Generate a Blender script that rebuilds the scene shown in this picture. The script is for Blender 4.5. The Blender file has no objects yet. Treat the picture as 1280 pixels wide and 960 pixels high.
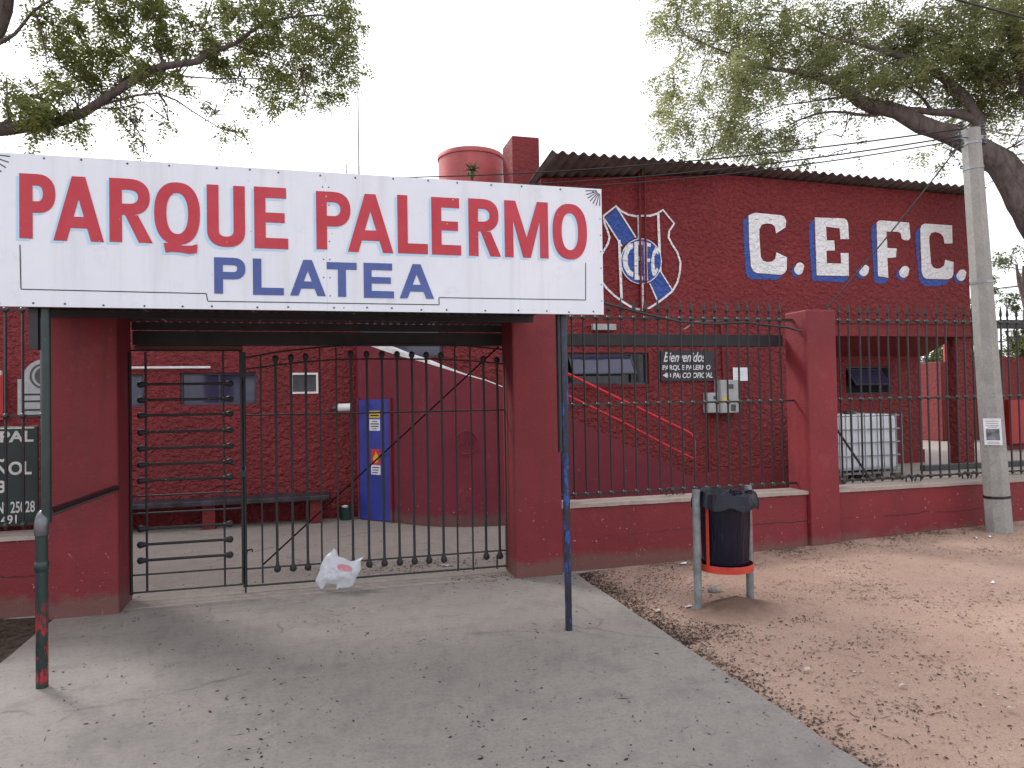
import bpy, bmesh, math, random
import numpy as np
from mathutils import Vector, Matrix, noise
from mathutils.geometry import delaunay_2d_cdt

random.seed(7)
rng = np.random.default_rng(7)
S = bpy.context.scene
COL = S.collection
R = math.radians

# ------------------------------------------------------------------ camera
F, PITCH, ROLL, YAW, CAMH = 914.0, R(1.14), R(-0.99), R(15.0), 1.7
cy, sy, cp, sp, cr, sr = math.cos(YAW), math.sin(YAW), math.cos(PITCH), math.sin(PITCH), math.cos(ROLL), math.sin(ROLL)
FWD = Vector((sy*cp, cy*cp, sp)); RT0 = Vector((cy, -sy, 0)); UP0 = RT0.cross(FWD)
RT = RT0*cr + UP0*sr; UP = -RT0*sr + UP0*cr
EYE = Vector((0, 0, CAMH))
camd = bpy.data.cameras.new("camera"); camd.sensor_width = 36; camd.lens = 36*F/1280; camd.clip_end = 3000; camd.clip_start = .05
cam = bpy.data.objects.new("camera", camd); COL.objects.link(cam)
Mx = Matrix((RT, UP, -FWD)).transposed().to_4x4(); Mx.translation = EYE
cam.matrix_world = Mx
S.camera = cam

def ray(x, y): return FWD + RT*((x-640)/F) - UP*((y-480)/F)
def at(x, y, Y):                       # where the sight line through a photo point meets the upright plane at Y
    d = ray(x, y); return EYE + d*(Y/d.y)
def floor_at(x, y, z=0.0):
    d = ray(x, y); return EYE + d*((z-CAMH)/d.z)
def deep(x, y, D): return EYE + ray(x, y)*D

# ------------------------------------------------------------------ world, sun, exposure
SUN_AZ, SUN_EL = R(-38), R(40)         # behind the building, a little to the left
W = bpy.data.worlds.new("World"); S.world = W; W.use_nodes = True
nt = W.node_tree; nt.nodes.clear()
sky = nt.nodes.new("ShaderNodeTexSky"); sky.sky_type = 'NISHITA'; sky.sun_disc = False
sky.sun_elevation = SUN_EL; sky.sun_rotation = SUN_AZ; sky.air_density = 1.0; sky.dust_density = 3.0
hs = nt.nodes.new("ShaderNodeHueSaturation"); hs.inputs['Saturation'].default_value = .22
veil = nt.nodes.new("ShaderNodeMixRGB"); veil.inputs[0].default_value = .6; veil.inputs[2].default_value = (9.4, 9.45, 9.9, 1)
bg = nt.nodes.new("ShaderNodeBackground"); bg.inputs[1].default_value = .132
wo = nt.nodes.new("ShaderNodeOutputWorld")
nt.links.new(sky.outputs[0], hs.inputs['Color']); nt.links.new(hs.outputs[0], veil.inputs[1])
nt.links.new(veil.outputs[0], bg.inputs[0]); nt.links.new(bg.outputs[0], wo.inputs[0])
sd = bpy.data.lights.new("sun", 'SUN'); sd.energy = 1.5; sd.angle = R(11); sd.color = (1, .95, .88)
sun = bpy.data.objects.new("sun", sd); COL.objects.link(sun)
sdir = Vector((math.sin(SUN_AZ)*math.cos(SUN_EL), math.cos(SUN_AZ)*math.cos(SUN_EL), math.sin(SUN_EL)))
sun.rotation_euler = sdir.to_track_quat('Z', 'Y').to_euler()
S.view_settings.view_transform = 'Standard'; S.view_settings.look = 'None'
S.view_settings.exposure = 0.72; S.view_settings.gamma = 1
S.cycles.max_bounces = 8; S.cycles.transparent_max_bounces = 12

# ------------------------------------------------------------------ materials
class NT:
    def __init__(s, name):
        s.m = bpy.data.materials.new(name); s.m.use_nodes = True; s.t = s.m.node_tree
        s.b = s.t.nodes['Principled BSDF']; s.o = s.t.nodes['Material Output']
        s.tc = s.t.nodes.new('ShaderNodeTexCoord'); s.co = s.tc.outputs['Object']
    def n(s, typ, **kw):
        q = s.t.nodes.new(typ)
        for k, v in kw.items(): setattr(q, k, v)
        return q
    def l(s, a, b): s.t.links.new(a, b)
    def scaled(s, sc, loc=(0,0,0)):
        mp = s.n('ShaderNodeMapping'); mp.inputs['Scale'].default_value = sc; mp.inputs['Location'].default_value = loc
        s.l(s.co, mp.inputs[0]); return mp.outputs[0]
    def noise(s, scale, detail=4, rough=.6, vec=None, dist=0):
        q = s.n('ShaderNodeTexNoise'); q.inputs['Scale'].default_value = scale; q.inputs['Detail'].default_value = detail
        q.inputs['Roughness'].default_value = rough; q.inputs['Distortion'].default_value = dist
        s.l(vec if vec is not None else s.co, q.inputs['Vector']); return q.outputs['Fac']
    def voro(s, scale, vec=None, feat='F1'):
        q = s.n('ShaderNodeTexVoronoi', feature=feat); q.inputs['Scale'].default_value = scale
        s.l(vec if vec is not None else s.co, q.inputs['Vector']); return q.outputs['Distance']
    def ramp(s, fac, a, b, ca=(0,0,0,1), cb=(1,1,1,1)):
        q = s.n('ShaderNodeValToRGB'); e = q.color_ramp.elements
        e[0].position = a; e[1].position = b; e[0].color = ca; e[1].color = cb
        s.l(fac, q.inputs[0]); return q.outputs[0]
    def mix(s, fac, a, b, blend='MIX'):
        q = s.n('ShaderNodeMixRGB', blend_type=blend)
        for i, v in ((0, fac), (1, a), (2, b)):
            if isinstance(v, (int, float)): q.inputs[i].default_value = v
            elif isinstance(v, tuple): q.inputs[i].default_value = v if len(v) == 4 else (*v, 1)
            else: s.l(v, q.inputs[i])
        return q.outputs[0]
    def math(s, op, a, b=0.0):
        q = s.n('ShaderNodeMath', operation=op)
        for i, v in ((0, a), (1, b)):
            if isinstance(v, (int, float)): q.inputs[i].default_value = v
            else: s.l(v, q.inputs[i])
        return q.outputs[0]
    def sep(s):
        q = s.n('ShaderNodeSeparateXYZ'); s.l(s.co, q.inputs[0]); return q.outputs
    def bump(s, h, strength=.5, dist=.01):
        q = s.n('ShaderNodeBump'); q.inputs['Strength'].default_value = strength; q.inputs['Distance'].default_value = dist
        s.l(h, q.inputs['Height']); s.l(q.outputs[0], s.b.inputs['Normal']); return q
    def color(s, c):
        if isinstance(c, tuple): s.b.inputs['Base Color'].default_value = (*c[:3], 1)
        else: s.l(c, s.b.inputs['Base Color'])
    def rough(s, v):
        if isinstance(v, float): s.b.inputs['Roughness'].default_value = v
        else: s.l(v, s.b.inputs['Roughness'])

def simple(name, c, rough=.5, var=.15, scale=6, metal=0.0, bump=0.0, bscale=40, spec=.5):
    k = NT(name); f = k.noise(scale, 5)
    dark = tuple(x*(1-var*1.6) for x in c); lite = tuple(min(1, x*(1+var)) for x in c)
    k.color(k.mix(k.ramp(f, .3, .7), dark, lite)); k.rough(float(rough)); k.b.inputs['Metallic'].default_value = metal
    k.b.inputs['Specular IOR Level'].default_value = spec
    if bump: k.bump(k.noise(bscale, 3), bump, .005)
    return k.m

RED = (.225, .029, .035)
def red_stucco(name, base=RED, amount=1.0):
    k = NT(name)
    big = k.noise(.7, 6, .65); small = k.noise(9, 4)
    c = k.mix(k.ramp(big, .3, .72), tuple(x*.8 for x in base), tuple(x*1.16 for x in base))
    c = k.mix(k.math('MULTIPLY', k.ramp(small, .55, .8), .35), c, (.28, .05, .05))
    # rain streaks from the top and faded patches
    st = k.noise(1.0, 4, .6, k.scaled((5.5, 5.5, .35)))
    c = k.mix(k.math('MULTIPLY', k.ramp(st, .58, .75), .3), c, (.12, .035, .035))
    c = k.mix(k.math('MULTIPLY', k.ramp(k.noise(1.8, 7, .75), .62, .74), .25), c, (.25, .09, .085))
    h1 = k.noise(12, 3.5, .56, k.scaled((1, 1, 1.25)), .5); h2 = k.noise(34, 2, .5, k.scaled((1, 1, 1.5)))
    c = k.mix(k.math('MULTIPLY', k.ramp(h1, .32, .48, (1,1,1,1), (0,0,0,1)), .2), c, (.10, .016, .018))
    k.color(c); k.rough(.7); k.b.inputs['Specular IOR Level'].default_value = .35
    h = k.math('ADD', k.ramp(h1, .34, .66), k.math('MULTIPLY', h2, .3))
    k.bump(h, 1.0*amount, .042)
    return k.m
def red_smooth(name, base=(.192, .0195, .027), crack=False):
    k = NT(name); xyz = k.sep()
    big = k.noise(1.1, 7, .68)
    c = k.mix(k.ramp(big, .28, .74), tuple(x*.76 for x in base), tuple(x*1.15 for x in base))
    st = k.noise(1.0, 5, .65, k.scaled((7, 7, .5)))
    c = k.mix(k.math('MULTIPLY', k.ramp(st, .54, .74), .45), c, (.10, .022, .026))
    c = k.mix(k.math('MULTIPLY', k.ramp(k.noise(1.7, 8, .8), .58, .63), .28), c, (.24, .055, .06))
    # chipped spots, only low on the wall where it gets kicked
    low = k.ramp(xyz[2], .25, .8, (1,1,1,1), (.12,.12,.12,1))
    spots = k.math('MULTIPLY', k.ramp(k.noise(22, 3, .55, dist=.5), .685, .70), low)
    c = k.mix(k.math('MULTIPLY', spots, .8), c, (.5, .22, .2))
    if crack:
        zc = k.math('ABSOLUTE', k.math('SUBTRACT', k.math('ADD', xyz[2], k.math('MULTIPLY', k.noise(2.5, 6, .7), .10)), .385))
        c = k.mix(k.math('MULTIPLY', k.math('MULTIPLY', k.ramp(zc, .003, .009, (1,1,1,1), (0,0,0,1)), k.ramp(k.noise(1.3, 3), .42, .5)), .8), c, (.03, .008, .01))
    # splashed mud along the foot, ragged edge
    mud = k.math('SUBTRACT', k.math('ADD', k.math('MULTIPLY', k.noise(5, 6, .7), .34), .02), xyz[2])
    c = k.mix(k.math('MULTIPLY', k.ramp(mud, -.02, .09), .62), c, (.13, .09, .075))
    k.color(c); k.rough(.62); k.b.inputs['Specular IOR Level'].default_value = .4
    h = k.math('ADD', k.noise(60, 4), k.math('MULTIPLY', k.noise(6, 3), 1.5))
    k.bump(h, .35, .012)
    return k.m
M = {}
M['stucco'] = red_stucco('red_stucco_paint')
M['stucco_soft'] = red_stucco('red_stucco_paint_flat', (.175, .020, .024), .3)
M['red'] = red_smooth('red_wall_paint')
M['red_low'] = red_smooth('red_low_wall_paint', crack=True)
M['parapet'] = red_smooth('crimson_wall_paint', (.175, .0165, .036))
M['red_pipe'] = simple('red_pipe_enamel', (.52, .018, .03), .35, .2, 9)
M['red_bright'] = simple('bright_red_panel', (.36, .014, .02), .5, .12, 4)

def concrete(name, base, crack=True, stain=.5):
    k = NT(name)
    a = k.noise(.55, 8, .7); b = k.noise(3.2, 7, .7); c3 = k.noise(42, 6, .8)
    c = k.mix(k.ramp(a, .3, .7), tuple(x*.83 for x in base), tuple(x*1.12 for x in base))
    c = k.mix(k.math('MULTIPLY', k.ramp(b, .5, .72), stain), c, tuple(x*.6 for x in base))
    c = k.mix(k.math('MULTIPLY', k.ramp(c3, .5, .66), .62), c, tuple(x*.5 for x in base))
    c = k.mix(k.math('MULTIPLY', k.ramp(k.noise(13, 8, .85), .48, .64), .55), c, tuple(x*.6 for x in base))
    c = k.mix(k.math('MULTIPLY', k.ramp(k.noise(38, 2), .68, .74), .6), c, tuple(min(1, x*1.55) for x in base))
    # brushed streaks across the path
    st = k.noise(1, 6, .7, k.scaled((1.2, 9, 1)), .6)
    c = k.mix(k.math('MULTIPLY', k.ramp(st, .5, .75), .25), c, tuple(x*.7 for x in base))
    h = k.math('ADD', k.math('MULTIPLY', k.noise(120, 3), .5), k.math('MULTIPLY', st, .5))
    if crack:
        wob = k.n('ShaderNodeVectorMath', operation='ADD')
        nn = k.n('ShaderNodeTexNoise'); nn.inputs['Scale'].default_value = 2.2; nn.inputs['Detail'].default_value = 6; k.l(k.co, nn.inputs['Vector'])
        sc = k.n('ShaderNodeVectorMath', operation='SCALE'); sc.inputs['Scale'].default_value = .5; k.l(nn.outputs['Color'], sc.inputs[0])
        k.l(k.co, wob.inputs[0]); k.l(sc.outputs[0], wob.inputs[1])
        v = k.voro(.33, wob.outputs[0], 'DISTANCE_TO_EDGE')
        line = k.math('MULTIPLY', k.ramp(v, .0015, .005, (1,1,1,1), (0,0,0,1)), k.ramp(k.noise(.8, 2), .5, .6))
        c = k.mix(k.math('MULTIPLY', line, .75), c, tuple(x*.3 for x in base))
    k.color(c); k.rough(k.ramp(b, .3, .8, (.62,.62,.62,1), (.85,.85,.85,1))); k.bump(h, .35, .006)
    return k.m
M['path'] = concrete('weathered_path_concrete', (.255, .232, .215), True, .8)
M['yard'] = concrete('courtyard_concrete', (.34, .30, .27), True, .5)
M['sill'] = concrete('raw_sill_concrete', (.36, .30, .265), False)
M['pole'] = concrete('precast_pole_concrete', (.31, .31, .295), False, .5)

def dirt(name='sandy_dirt', heap=False):
    k = NT(name)
    a = k.noise(.6, 8, .7); b = k.noise(4, 8, .75); g = k.noise(90, 3, .7)
    base = (.36, .225, .15)
    c = k.mix(k.ramp(a, .3, .7), (.335, .225, .178), (.46, .325, .26))
    c = k.mix(k.math('MULTIPLY', k.ramp(b, .5, .75), .5), c, (.25, .155, .115))
    c = k.mix(k.math('MULTIPLY', k.ramp(g, .5, .68), .6), c, (.17, .105, .08))
    c = k.mix(k.math('MULTIPLY', k.ramp(k.noise(130, 2), .64, .72), .7), c, (.52, .42, .34))
    c = k.mix(k.ramp(k.noise(22, 5, .7), .66, .72), c, (.10, .065, .05))
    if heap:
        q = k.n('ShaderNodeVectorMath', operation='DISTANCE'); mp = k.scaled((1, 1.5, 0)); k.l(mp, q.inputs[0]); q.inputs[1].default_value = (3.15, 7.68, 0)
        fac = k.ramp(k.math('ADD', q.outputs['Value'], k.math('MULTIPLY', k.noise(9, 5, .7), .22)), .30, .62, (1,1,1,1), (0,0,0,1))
        c = k.mix(k.math('MULTIPLY', fac, .85), c, (.105, .064, .05))  # darker towards the middle: moist soil plus painted shade under the bin
    k.color(c); k.rough(.95)
    k.b.inputs['Specular IOR Level'].default_value = .15
    h = k.math('ADD', k.math('MULTIPLY', k.noise(14, 6, .7), 1.0), k.math('MULTIPLY', g, .5))
    k.bump(h, .7, .02); return k.m
M['dirt'] = dirt(); M['heap'] = dirt('moist_shaded_dirt', True)
M['soil'] = simple('dark_leaf_soil', (.07, .052, .042), .95, .4, 14, bump=.8, bscale=30, spec=.1)

def sign_paint():
    k = NT('white_sign_enamel')
    a = k.noise(1.1, 7, .7); s = k.noise(1, 5, .65, k.scaled((9, 9, .6)))
    c = k.mix(k.ramp(a, .3, .75), (.62, .665, .76), (.73, .765, .84))
    c = k.mix(k.math('MULTIPLY', k.ramp(s, .5, .75), .4), c, (.47, .47, .50))
    c = k.mix(k.ramp(k.noise(17, 3, .5), .735, .75), c, (.1, .09, .09))
    c = k.mix(k.math('MULTIPLY', k.ramp(k.noise(4, 8, .8), .56, .68), .35), c, (.48, .48, .52))
    k.color(c); k.rough(k.ramp(a, .3, .7, (.3,.3,.3,1), (.5,.5,.5,1)))
    k.bump(k.noise(2.2, 2), .12, .03); return k.m
M['sign'] = sign_paint()
def letter_paint(name, c, fade):
    k = NT(name); a = k.noise(2.4, 6, .7)
    col = k.mix(k.ramp(a, .35, .7), c, fade)
    col = k.mix(k.ramp(k.noise(48, 3, .6), .72, .76), col, (.62, .58, .6))
    k.color(col); k.rough(.42); return k.m
M['sign_red'] = letter_paint('red_sign_lettering', (.40, .011, .028), (.47, .035, .06))
M['sign_blue'] = letter_paint('blue_sign_lettering', (.038, .072, .27), (.065, .11, .33))
M['sign_cyan'] = letter_paint('pale_blue_letter_shadow', (.36, .60, .80), (.46, .66, .82))
def wall_paint(name, c, thr=.70):
    k = NT(name)
    h1 = k.noise(12, 3.5, .56, k.scaled((1, 1, 1.25)), .5); h2 = k.noise(34, 2, .5, k.scaled((1, 1, 1.5)))
    col = k.mix(k.ramp(k.noise(3, 6, .7), .3, .7), tuple(x*.9 for x in c), c)
    col = k.mix(k.ramp(k.math('ADD', k.math('MULTIPLY', k.ramp(h1, .3, .45, (1,1,1,1), (0,0,0,1)), .12), k.noise(34, 4, .7)), thr-.03, thr), col, (.17, .03, .035))
    k.color(col); k.rough(.7)
    h = k.math('ADD', k.ramp(h1, .34, .66), k.math('MULTIPLY', h2, .3)); k.bump(h, 1.0, .028); return k.m
M['mural_white'] = wall_paint('white_mural_paint', (.88, .90, .94), .69)
M['mural_blue'] = wall_paint('blue_mural_paint', (.04, .10, .40), .76)
def iron(name, c, wear=.5, wc=(.35,.33,.32), rough=.45):
    k = NT(name)
    col = k.mix(k.ramp(k.noise(7, 4), .3, .7), tuple(x*.7 for x in c), tuple(x*1.25 for x in c))
    col = k.mix(k.math('MULTIPLY', k.ramp(k.noise(24, 6, .75), .66, .72), wear), col, wc)
    k.color(col); k.rough(rough); k.bump(k.noise(70, 3), .15, .004); return k.m
M['iron'] = iron('black_iron_paint', (.016, .015, .018), .3, (.07, .055, .05), .6)
M['iron_grey'] = iron('worn_fence_iron', (.015, .012, .012), .4, (.13, .10, .09))
M['node'] = iron('bare_iron_knob', (.035, .03, .03), .7, (.25, .22, .21), .35)
M['beam'] = iron('dark_steel_beam', (.020, .020, .026), .3, (.09, .07, .06), .6)
def worn_pole(name, c, wearc, zlo, zhi, thr=.5):
    k = NT(name); z = k.sep()[2]
    col = k.mix(k.ramp(k.noise(6, 5), .3, .7), tuple(x*.7 for x in c), tuple(x*1.3 for x in c))
    band = k.math('MULTIPLY', k.ramp(z, zlo, zlo+.03), k.ramp(z, zhi-.2, zhi, (1,1,1,1), (0,0,0,1)))
    sc = k.noise(1, 7, .75, k.scaled((16, 16, 5)))
    col = k.mix(k.math('MULTIPLY', k.ramp(sc, thr, thr+.04), band), col, wearc)
    col = k.mix(k.ramp(k.noise(40, 5, .7), .68, .72), col, (.30, .28, .27))
    k.color(col); k.rough(.35); return k.m
M['post_green'] = worn_pole('dark_green_post_paint', (.013, .030, .030), (.34, .02, .03), .02, .55, .49)
M['post_black'] = worn_pole('chipped_black_post_paint', (.016, .022, .038), (.02, .07, .30), .05, 1.2, .525)
M['rail_black'] = simple('glossy_black_rail', (.012, .011, .012), .22, .3, 8)
M['elbow'] = simple('grey_steel_elbow', (.12, .125, .14), .3, .3, 12, .6)
M['fibre'] = simple('fibre_cement_sheet', (.19, .165, .16), .85, .3, 3, bump=.5, bscale=60, spec=.2)
M['zinc'] = simple('old_zinc_sheet', (.10, .085, .085), .5, .4, 3, .5)
M['navy'] = simple('navy_window_paint', (.035, .040, .090), .35, .3, 4)
M['frame_blue'] = simple('dull_blue_frame', (.05, .055, .095), .4, .3, 6)
def glass(name, c):
    k = NT(name); k.color(k.mix(k.ramp(k.noise(2.5, 5), .3, .7), tuple(x*.6 for x in c), c)); k.rough(.08)
    k.b.inputs['Specular IOR Level'].default_value = .6; return k.m
M['glass'] = glass('dusty_dark_glass', (.022, .024, .035))
M['glass_blue'] = glass('blue_painted_glass', (.045, .050, .105))
M['white'] = simple('white_plastic', (.72, .73, .75), .4, .1, 6)
M['white_paint'] = simple('white_paint', (.75, .75, .76), .6, .15, 8)
M['paper'] = simple('white_paper', (.72, .74, .80), .8, .06, 10)
M['grey_box'] = simple('grey_meter_box', (.36, .37, .38), .45, .12, 8)
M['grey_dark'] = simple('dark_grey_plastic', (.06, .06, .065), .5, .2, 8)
M['yellow'] = simple('yellow_sticker', (.62, .46, .03), .5, .1, 10)
M['blue_door'] = simple('blue_door_enamel', (.025, .045, .33), .4, .25, 2.5)
M['black_text'] = simple('black_print', (.015, .015, .018), .6, .1, 8)
M['green_board'] = simple('dark_green_board', (.012, .032, .030), .4, .25, 3)
M['board_dark'] = simple('blackboard_paint', (.020, .022, .036), .55, .3, 4)
M['board_white'] = simple('white_hand_lettering', (.68, .68, .68), .6, .12, 14)
M['orange'] = simple('orange_red_bin_enamel', (.50, .045, .025), .4, .2, 9)
M['galv'] = simple('galvanised_steel', (.27, .285, .30), .42, .22, 10, .55)
M['galv_post'] = simple('grey_painted_tube', (.20, .225, .235), .45, .25, 12, .15)
M['wood_dark'] = simple('grey_old_wood', (.10, .08, .065), .85, .35, 9, bump=.4)
M['cable'] = simple('black_cable', (.012, .012, .013), .5, .2, 9)
M['bucket'] = simple('dark_green_plastic', (.008, .045, .035), .45, .2, 8)
M['roof_flat'] = simple('roof_felt', (.09, .085, .08), .9, .2, 3)
M['tank_red'] = simple('glare_paled_red_tank', (.42, .085, .09), .6, .22, 2.5, bump=.1)  # red lightened so the lens glare over the tank sits in its colour
M['stone'] = simple('grey_stone', (.30, .28, .26), .9, .3, 30, bump=.6, bscale=60)
M['flame_red'] = simple('red_warning_print', (.6, .025, .03), .5, .1, 10)
M['bluegrey_wall'] = simple('pale_far_wall', (.62, .62, .60), .8, .12, .8)
M['asphalt'] = simple('asphalt', (.05, .05, .05), .9, .2, 8, bump=.4)
def bark(name, c):
    k = NT(name); v = k.scaled((1, 1, .35))
    f = k.noise(9, 7, .75, v, .8)
    k.color(k.mix(k.ramp(f, .3, .7), tuple(x*.3 for x in c), tuple(x*1.45 for x in c)))
    k.rough(.95); k.bump(f, 1, .05); return k.m
M['bark'] = bark('grey_brown_bark', (.135, .11, .105))
def leaf(name, c1, c2, trans=.5):
    k = NT(name); oi = k.noise(1.4, 3); ge = k.n('ShaderNodeNewGeometry')
    col = k.mix(k.ramp(oi, .35, .65), c1, c2)
    col = k.mix(k.math('MULTIPLY', ge.outputs['Random Per Island'], .65), col, tuple(x*.5 for x in c1))
    k.color(col); k.rough(.5)
    tr = k.n('ShaderNodeBsdfTranslucent'); ms = k.n('ShaderNodeMixShader'); ms.inputs[0].default_value = trans
    bc = k.mix(.5, col, c2); k.l(bc, tr.inputs[0])
    k.l(k.b.outputs[0], ms.inputs[1]); k.l(tr.outputs[0], ms.inputs[2]); k.l(ms.outputs[0], k.o.inputs[0]); return k.m
M['leaf_l'] = leaf('dark_green_leaflets', (.14, .18, .065), (.25, .28, .08), .58)
M['leaf_r'] = leaf('grey_green_leaflets', (.22, .26, .15), (.36, .38, .16), .64)
M['leaf_far'] = leaf('far_green_leaves', (.08, .13, .05), (.16, .19, .05), .45)
M['dry'] = simple('dry_leaf_litter', (.050, .034, .028), .9, .5, 40, spec=.15)
M['dry2'] = simple('brown_twig_litter', (.085, .055, .042), .9, .4, 40, spec=.15)
M['pale_bits'] = simple('pale_pebbles', (.50, .42, .36), .9, .25, 40)
M['hill'] = simple('far_hill_green', (.09, .12, .09), .95, .3, .02)
def bag_white():
    k = NT('thin_white_plastic_film')
    mp = k.n('ShaderNodeMapping'); mp.vector_type = 'POINT'; k.l(k.co, mp.inputs[0])
    mp.inputs['Rotation'].default_value = (0, R(-16), 0)
    sp_ = k.n('ShaderNodeSeparateXYZ'); k.l(mp.outputs[0], sp_.inputs[0])
    x2 = k.math('POWER', k.math('DIVIDE', k.math('ABSOLUTE', k.math('ADD', sp_.outputs[0], -.018)), .076), 2.0)
    z2 = k.math('POWER', k.math('DIVIDE', k.math('ABSOLUTE', k.math('ADD', sp_.outputs[2], -.215)), .030), 2.0)
    e = k.ramp(k.math('ADD', x2, z2), .8, 1.0, (1,1,1,1), (0,0,0,1))
    scr = k.ramp(k.noise(70, 2), .62, .66, (.9,.9,.9,1), (.25,.25,.25,1))
    col = k.mix(k.math('MULTIPLY', k.math('MULTIPLY', e, scr), .85), (.78, .82, .88), (.72, .12, .22))
    k.color(col); k.rough(.3)
    tr = k.n('ShaderNodeBsdfTranslucent'); k.l(col, tr.inputs[0]); tp = k.n('ShaderNodeBsdfTransparent')
    m1 = k.n('ShaderNodeMixShader'); m1.inputs[0].default_value = .35; m2 = k.n('ShaderNodeMixShader'); m2.inputs[0].default_value = .14
    k.l(k.b.outputs[0], m1.inputs[1]); k.l(tr.outputs[0], m1.inputs[2]); k.l(m1.outputs[0], m2.inputs[1]); k.l(tp.outputs[0], m2.inputs[2])
    k.l(m2.outputs[0], k.o.inputs[0]); k.bump(k.noise(30, 4), .3, .01); return k.m
M['bag_white'] = bag_white()
def bag_black():
    k = NT('black_bin_liner'); k.color((.006, .006, .017)); k.rough(.2)
    st = k.noise(1, 4, .6, k.scaled((28, 28, 3)), 1.0); k.bump(st, .6, .02)
    k.b.inputs['Specular IOR Level'].default_value = .28; return k.m
M['liner'] = bag_black()
def ibc():
    k = NT('translucent_white_polyethylene'); k.color(k.mix(k.ramp(k.noise(3, 4), .3, .7), (.62, .65, .69), (.74, .77, .81)))
    k.rough(.4); k.b.inputs['Subsurface Weight'].default_value = 0; return k.m
M['ibc'] = ibc()
def photo_print():
    k = NT('grey_photo_print'); f = k.noise(11, 2, .4, k.scaled((1.0, 1, 1.6)), .6)
    k.color(k.mix(k.ramp(f, .25, .8), (.03, .035, .05), (.30, .32, .36))); k.rough(.7); return k.m
M['photo'] = photo_print()

# ------------------------------------------------------------------ mesh helpers
class MB:
    def __init__(s): s.v = []; s.f = []
    def add(s, vs, fs):
        o = len(s.v); s.v += [tuple(v) for v in vs]; s.f += [tuple(i+o for i in f) for f in fs]; return s
    def box(s, a, b):
        x0, y0, z0 = a; x1, y1, z1 = b
        return s.add([(x0,y0,z0),(x1,y0,z0),(x1,y1,z0),(x0,y1,z0),(x0,y0,z1),(x1,y0,z1),(x1,y1,z1),(x0,y1,z1)],
              [(0,3,2,1),(4,5,6,7),(0,1,5,4),(1,2,6,5),(2,3,7,6),(3,0,4,7)])
    def obox(s, c, ax, ay, az, hx, hy, hz):
        c = Vector(c); vs = []
        for k in (-1, 1):
            for (i, j) in ((-1,-1),(1,-1),(1,1),(-1,1)): vs.append(c + ax*hx*i + ay*hy*j + az*hz*k)
        return s.add(vs, [(0,3,2,1),(4,5,6,7),(0,1,5,4),(1,2,6,5),(2,3,7,6),(3,0,4,7)])
    def tube(s, pts, r, n=8, cap=True):
        pts = [Vector(p) for p in pts]; m = len(pts)
        if not isinstance(r, (list, tuple)): r = [r]*m
        o = len(s.v); prev = None
        for i, p in enumerate(pts):
            t = (pts[min(i+1, m-1)] - pts[max(i-1, 0)])
            t = t.normalized() if t.length > 1e-9 else Vector((0,0,1))
            if prev is None:
                a = t.orthogonal().normalized()
            else:
                a = (prev - t*prev.dot(t)); a = a.normalized() if a.length > 1e-6 else t.orthogonal().normalized()
            prev = a; b = t.cross(a)
            for j in range(n):
                g = 2*math.pi*j/n + math.pi/n; s.v.append(tuple(p + (a*math.cos(g) + b*math.sin(g))*r[i]))
        for i in range(m-1):
            for j in range(n):
                q = o+i*n; s.f.append((q+j, q+(j+1)%n, q+n+(j+1)%n, q+n+j))
        if cap:
            s.f.append(tuple(o+j for j in reversed(range(n)))); s.f.append(tuple(o+(m-1)*n+j for j in range(n)))
        return s
    def ball(s, c, r, n=10, m=6, sc=(1,1,1)):
        c = Vector(c); o = len(s.v)
        for i in range(m+1):
            t = math.pi*i/m
            for j in range(n):
                g = 2*math.pi*j/n
                s.v.append((c.x+r*sc[0]*math.sin(t)*math.cos(g), c.y+r*sc[1]*math.sin(t)*math.sin(g), c.z+r*sc[2]*math.cos(t)))
        for i in range(m):
            for j in range(n):
                q = o+i*n; s.f.append((q+j, q+n+j, q+n+(j+1)%n, q+(j+1)%n))
        return s
    def lathe(s, prof, c=(0,0,0), n=24, cap=True, wob=None):
        o = len(s.v)
        for i, (r, z) in enumerate(prof):
            for j in range(n):
                g = 2*math.pi*j/n; k = wob(g, i) if wob else 1
                s.v.append((c[0]+r*k*math.cos(g), c[1]+r*k*math.sin(g), c[2]+z))
        for i in range(len(prof)-1):
            for j in range(n):
                q = o+i*n; s.f.append((q+j, q+(j+1)%n, q+n+(j+1)%n, q+n+j))
        if cap:
            s.f.append(tuple(o+j for j in reversed(range(n)))); s.f.append(tuple(o+(len(prof)-1)*n+j for j in range(n)))
        return s
    def prism(s, poly, y0, y1):            # poly in (x, z), pushed along Y
        n = len(poly); vs = [(x, y0, z) for x, z in poly] + [(x, y1, z) for x, z in poly]
        return s.add(vs, [tuple(range(n)), tuple(range(2*n-1, n-1, -1))] + [(i, i+n, (i+1) % n+n, (i+1) % n) for i in range(n)])
    def mesh(s, name, smooth=False):
        me = bpy.data.meshes.new(name); me.from_pydata(s.v, [], s.f); me.validate()
        if smooth: me.shade_smooth()
        return me
def link(name, me, mat, parent=None, loc=None, label=None, bev=0, fix=True):
    o = bpy.data.objects.new(name, me); COL.objects.link(o)
    if mat is not None and len(me.materials) == 0: me.materials.append(mat)
    if parent is not None: o.parent = parent
    if loc is not None: o.location = loc
    if label: o['label'] = label
    if bev:
        b = o.modifiers.new('bevel', 'BEVEL'); b.width = bev; b.segments = 2; b.limit_method = 'ANGLE'; b.angle_limit = R(40)
    return o
def fixn(me):
    bm = bmesh.new(); bm.from_mesh(me); bmesh.ops.recalc_face_normals(bm, faces=bm.faces); bm.to_mesh(me); bm.free(); return me
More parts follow.
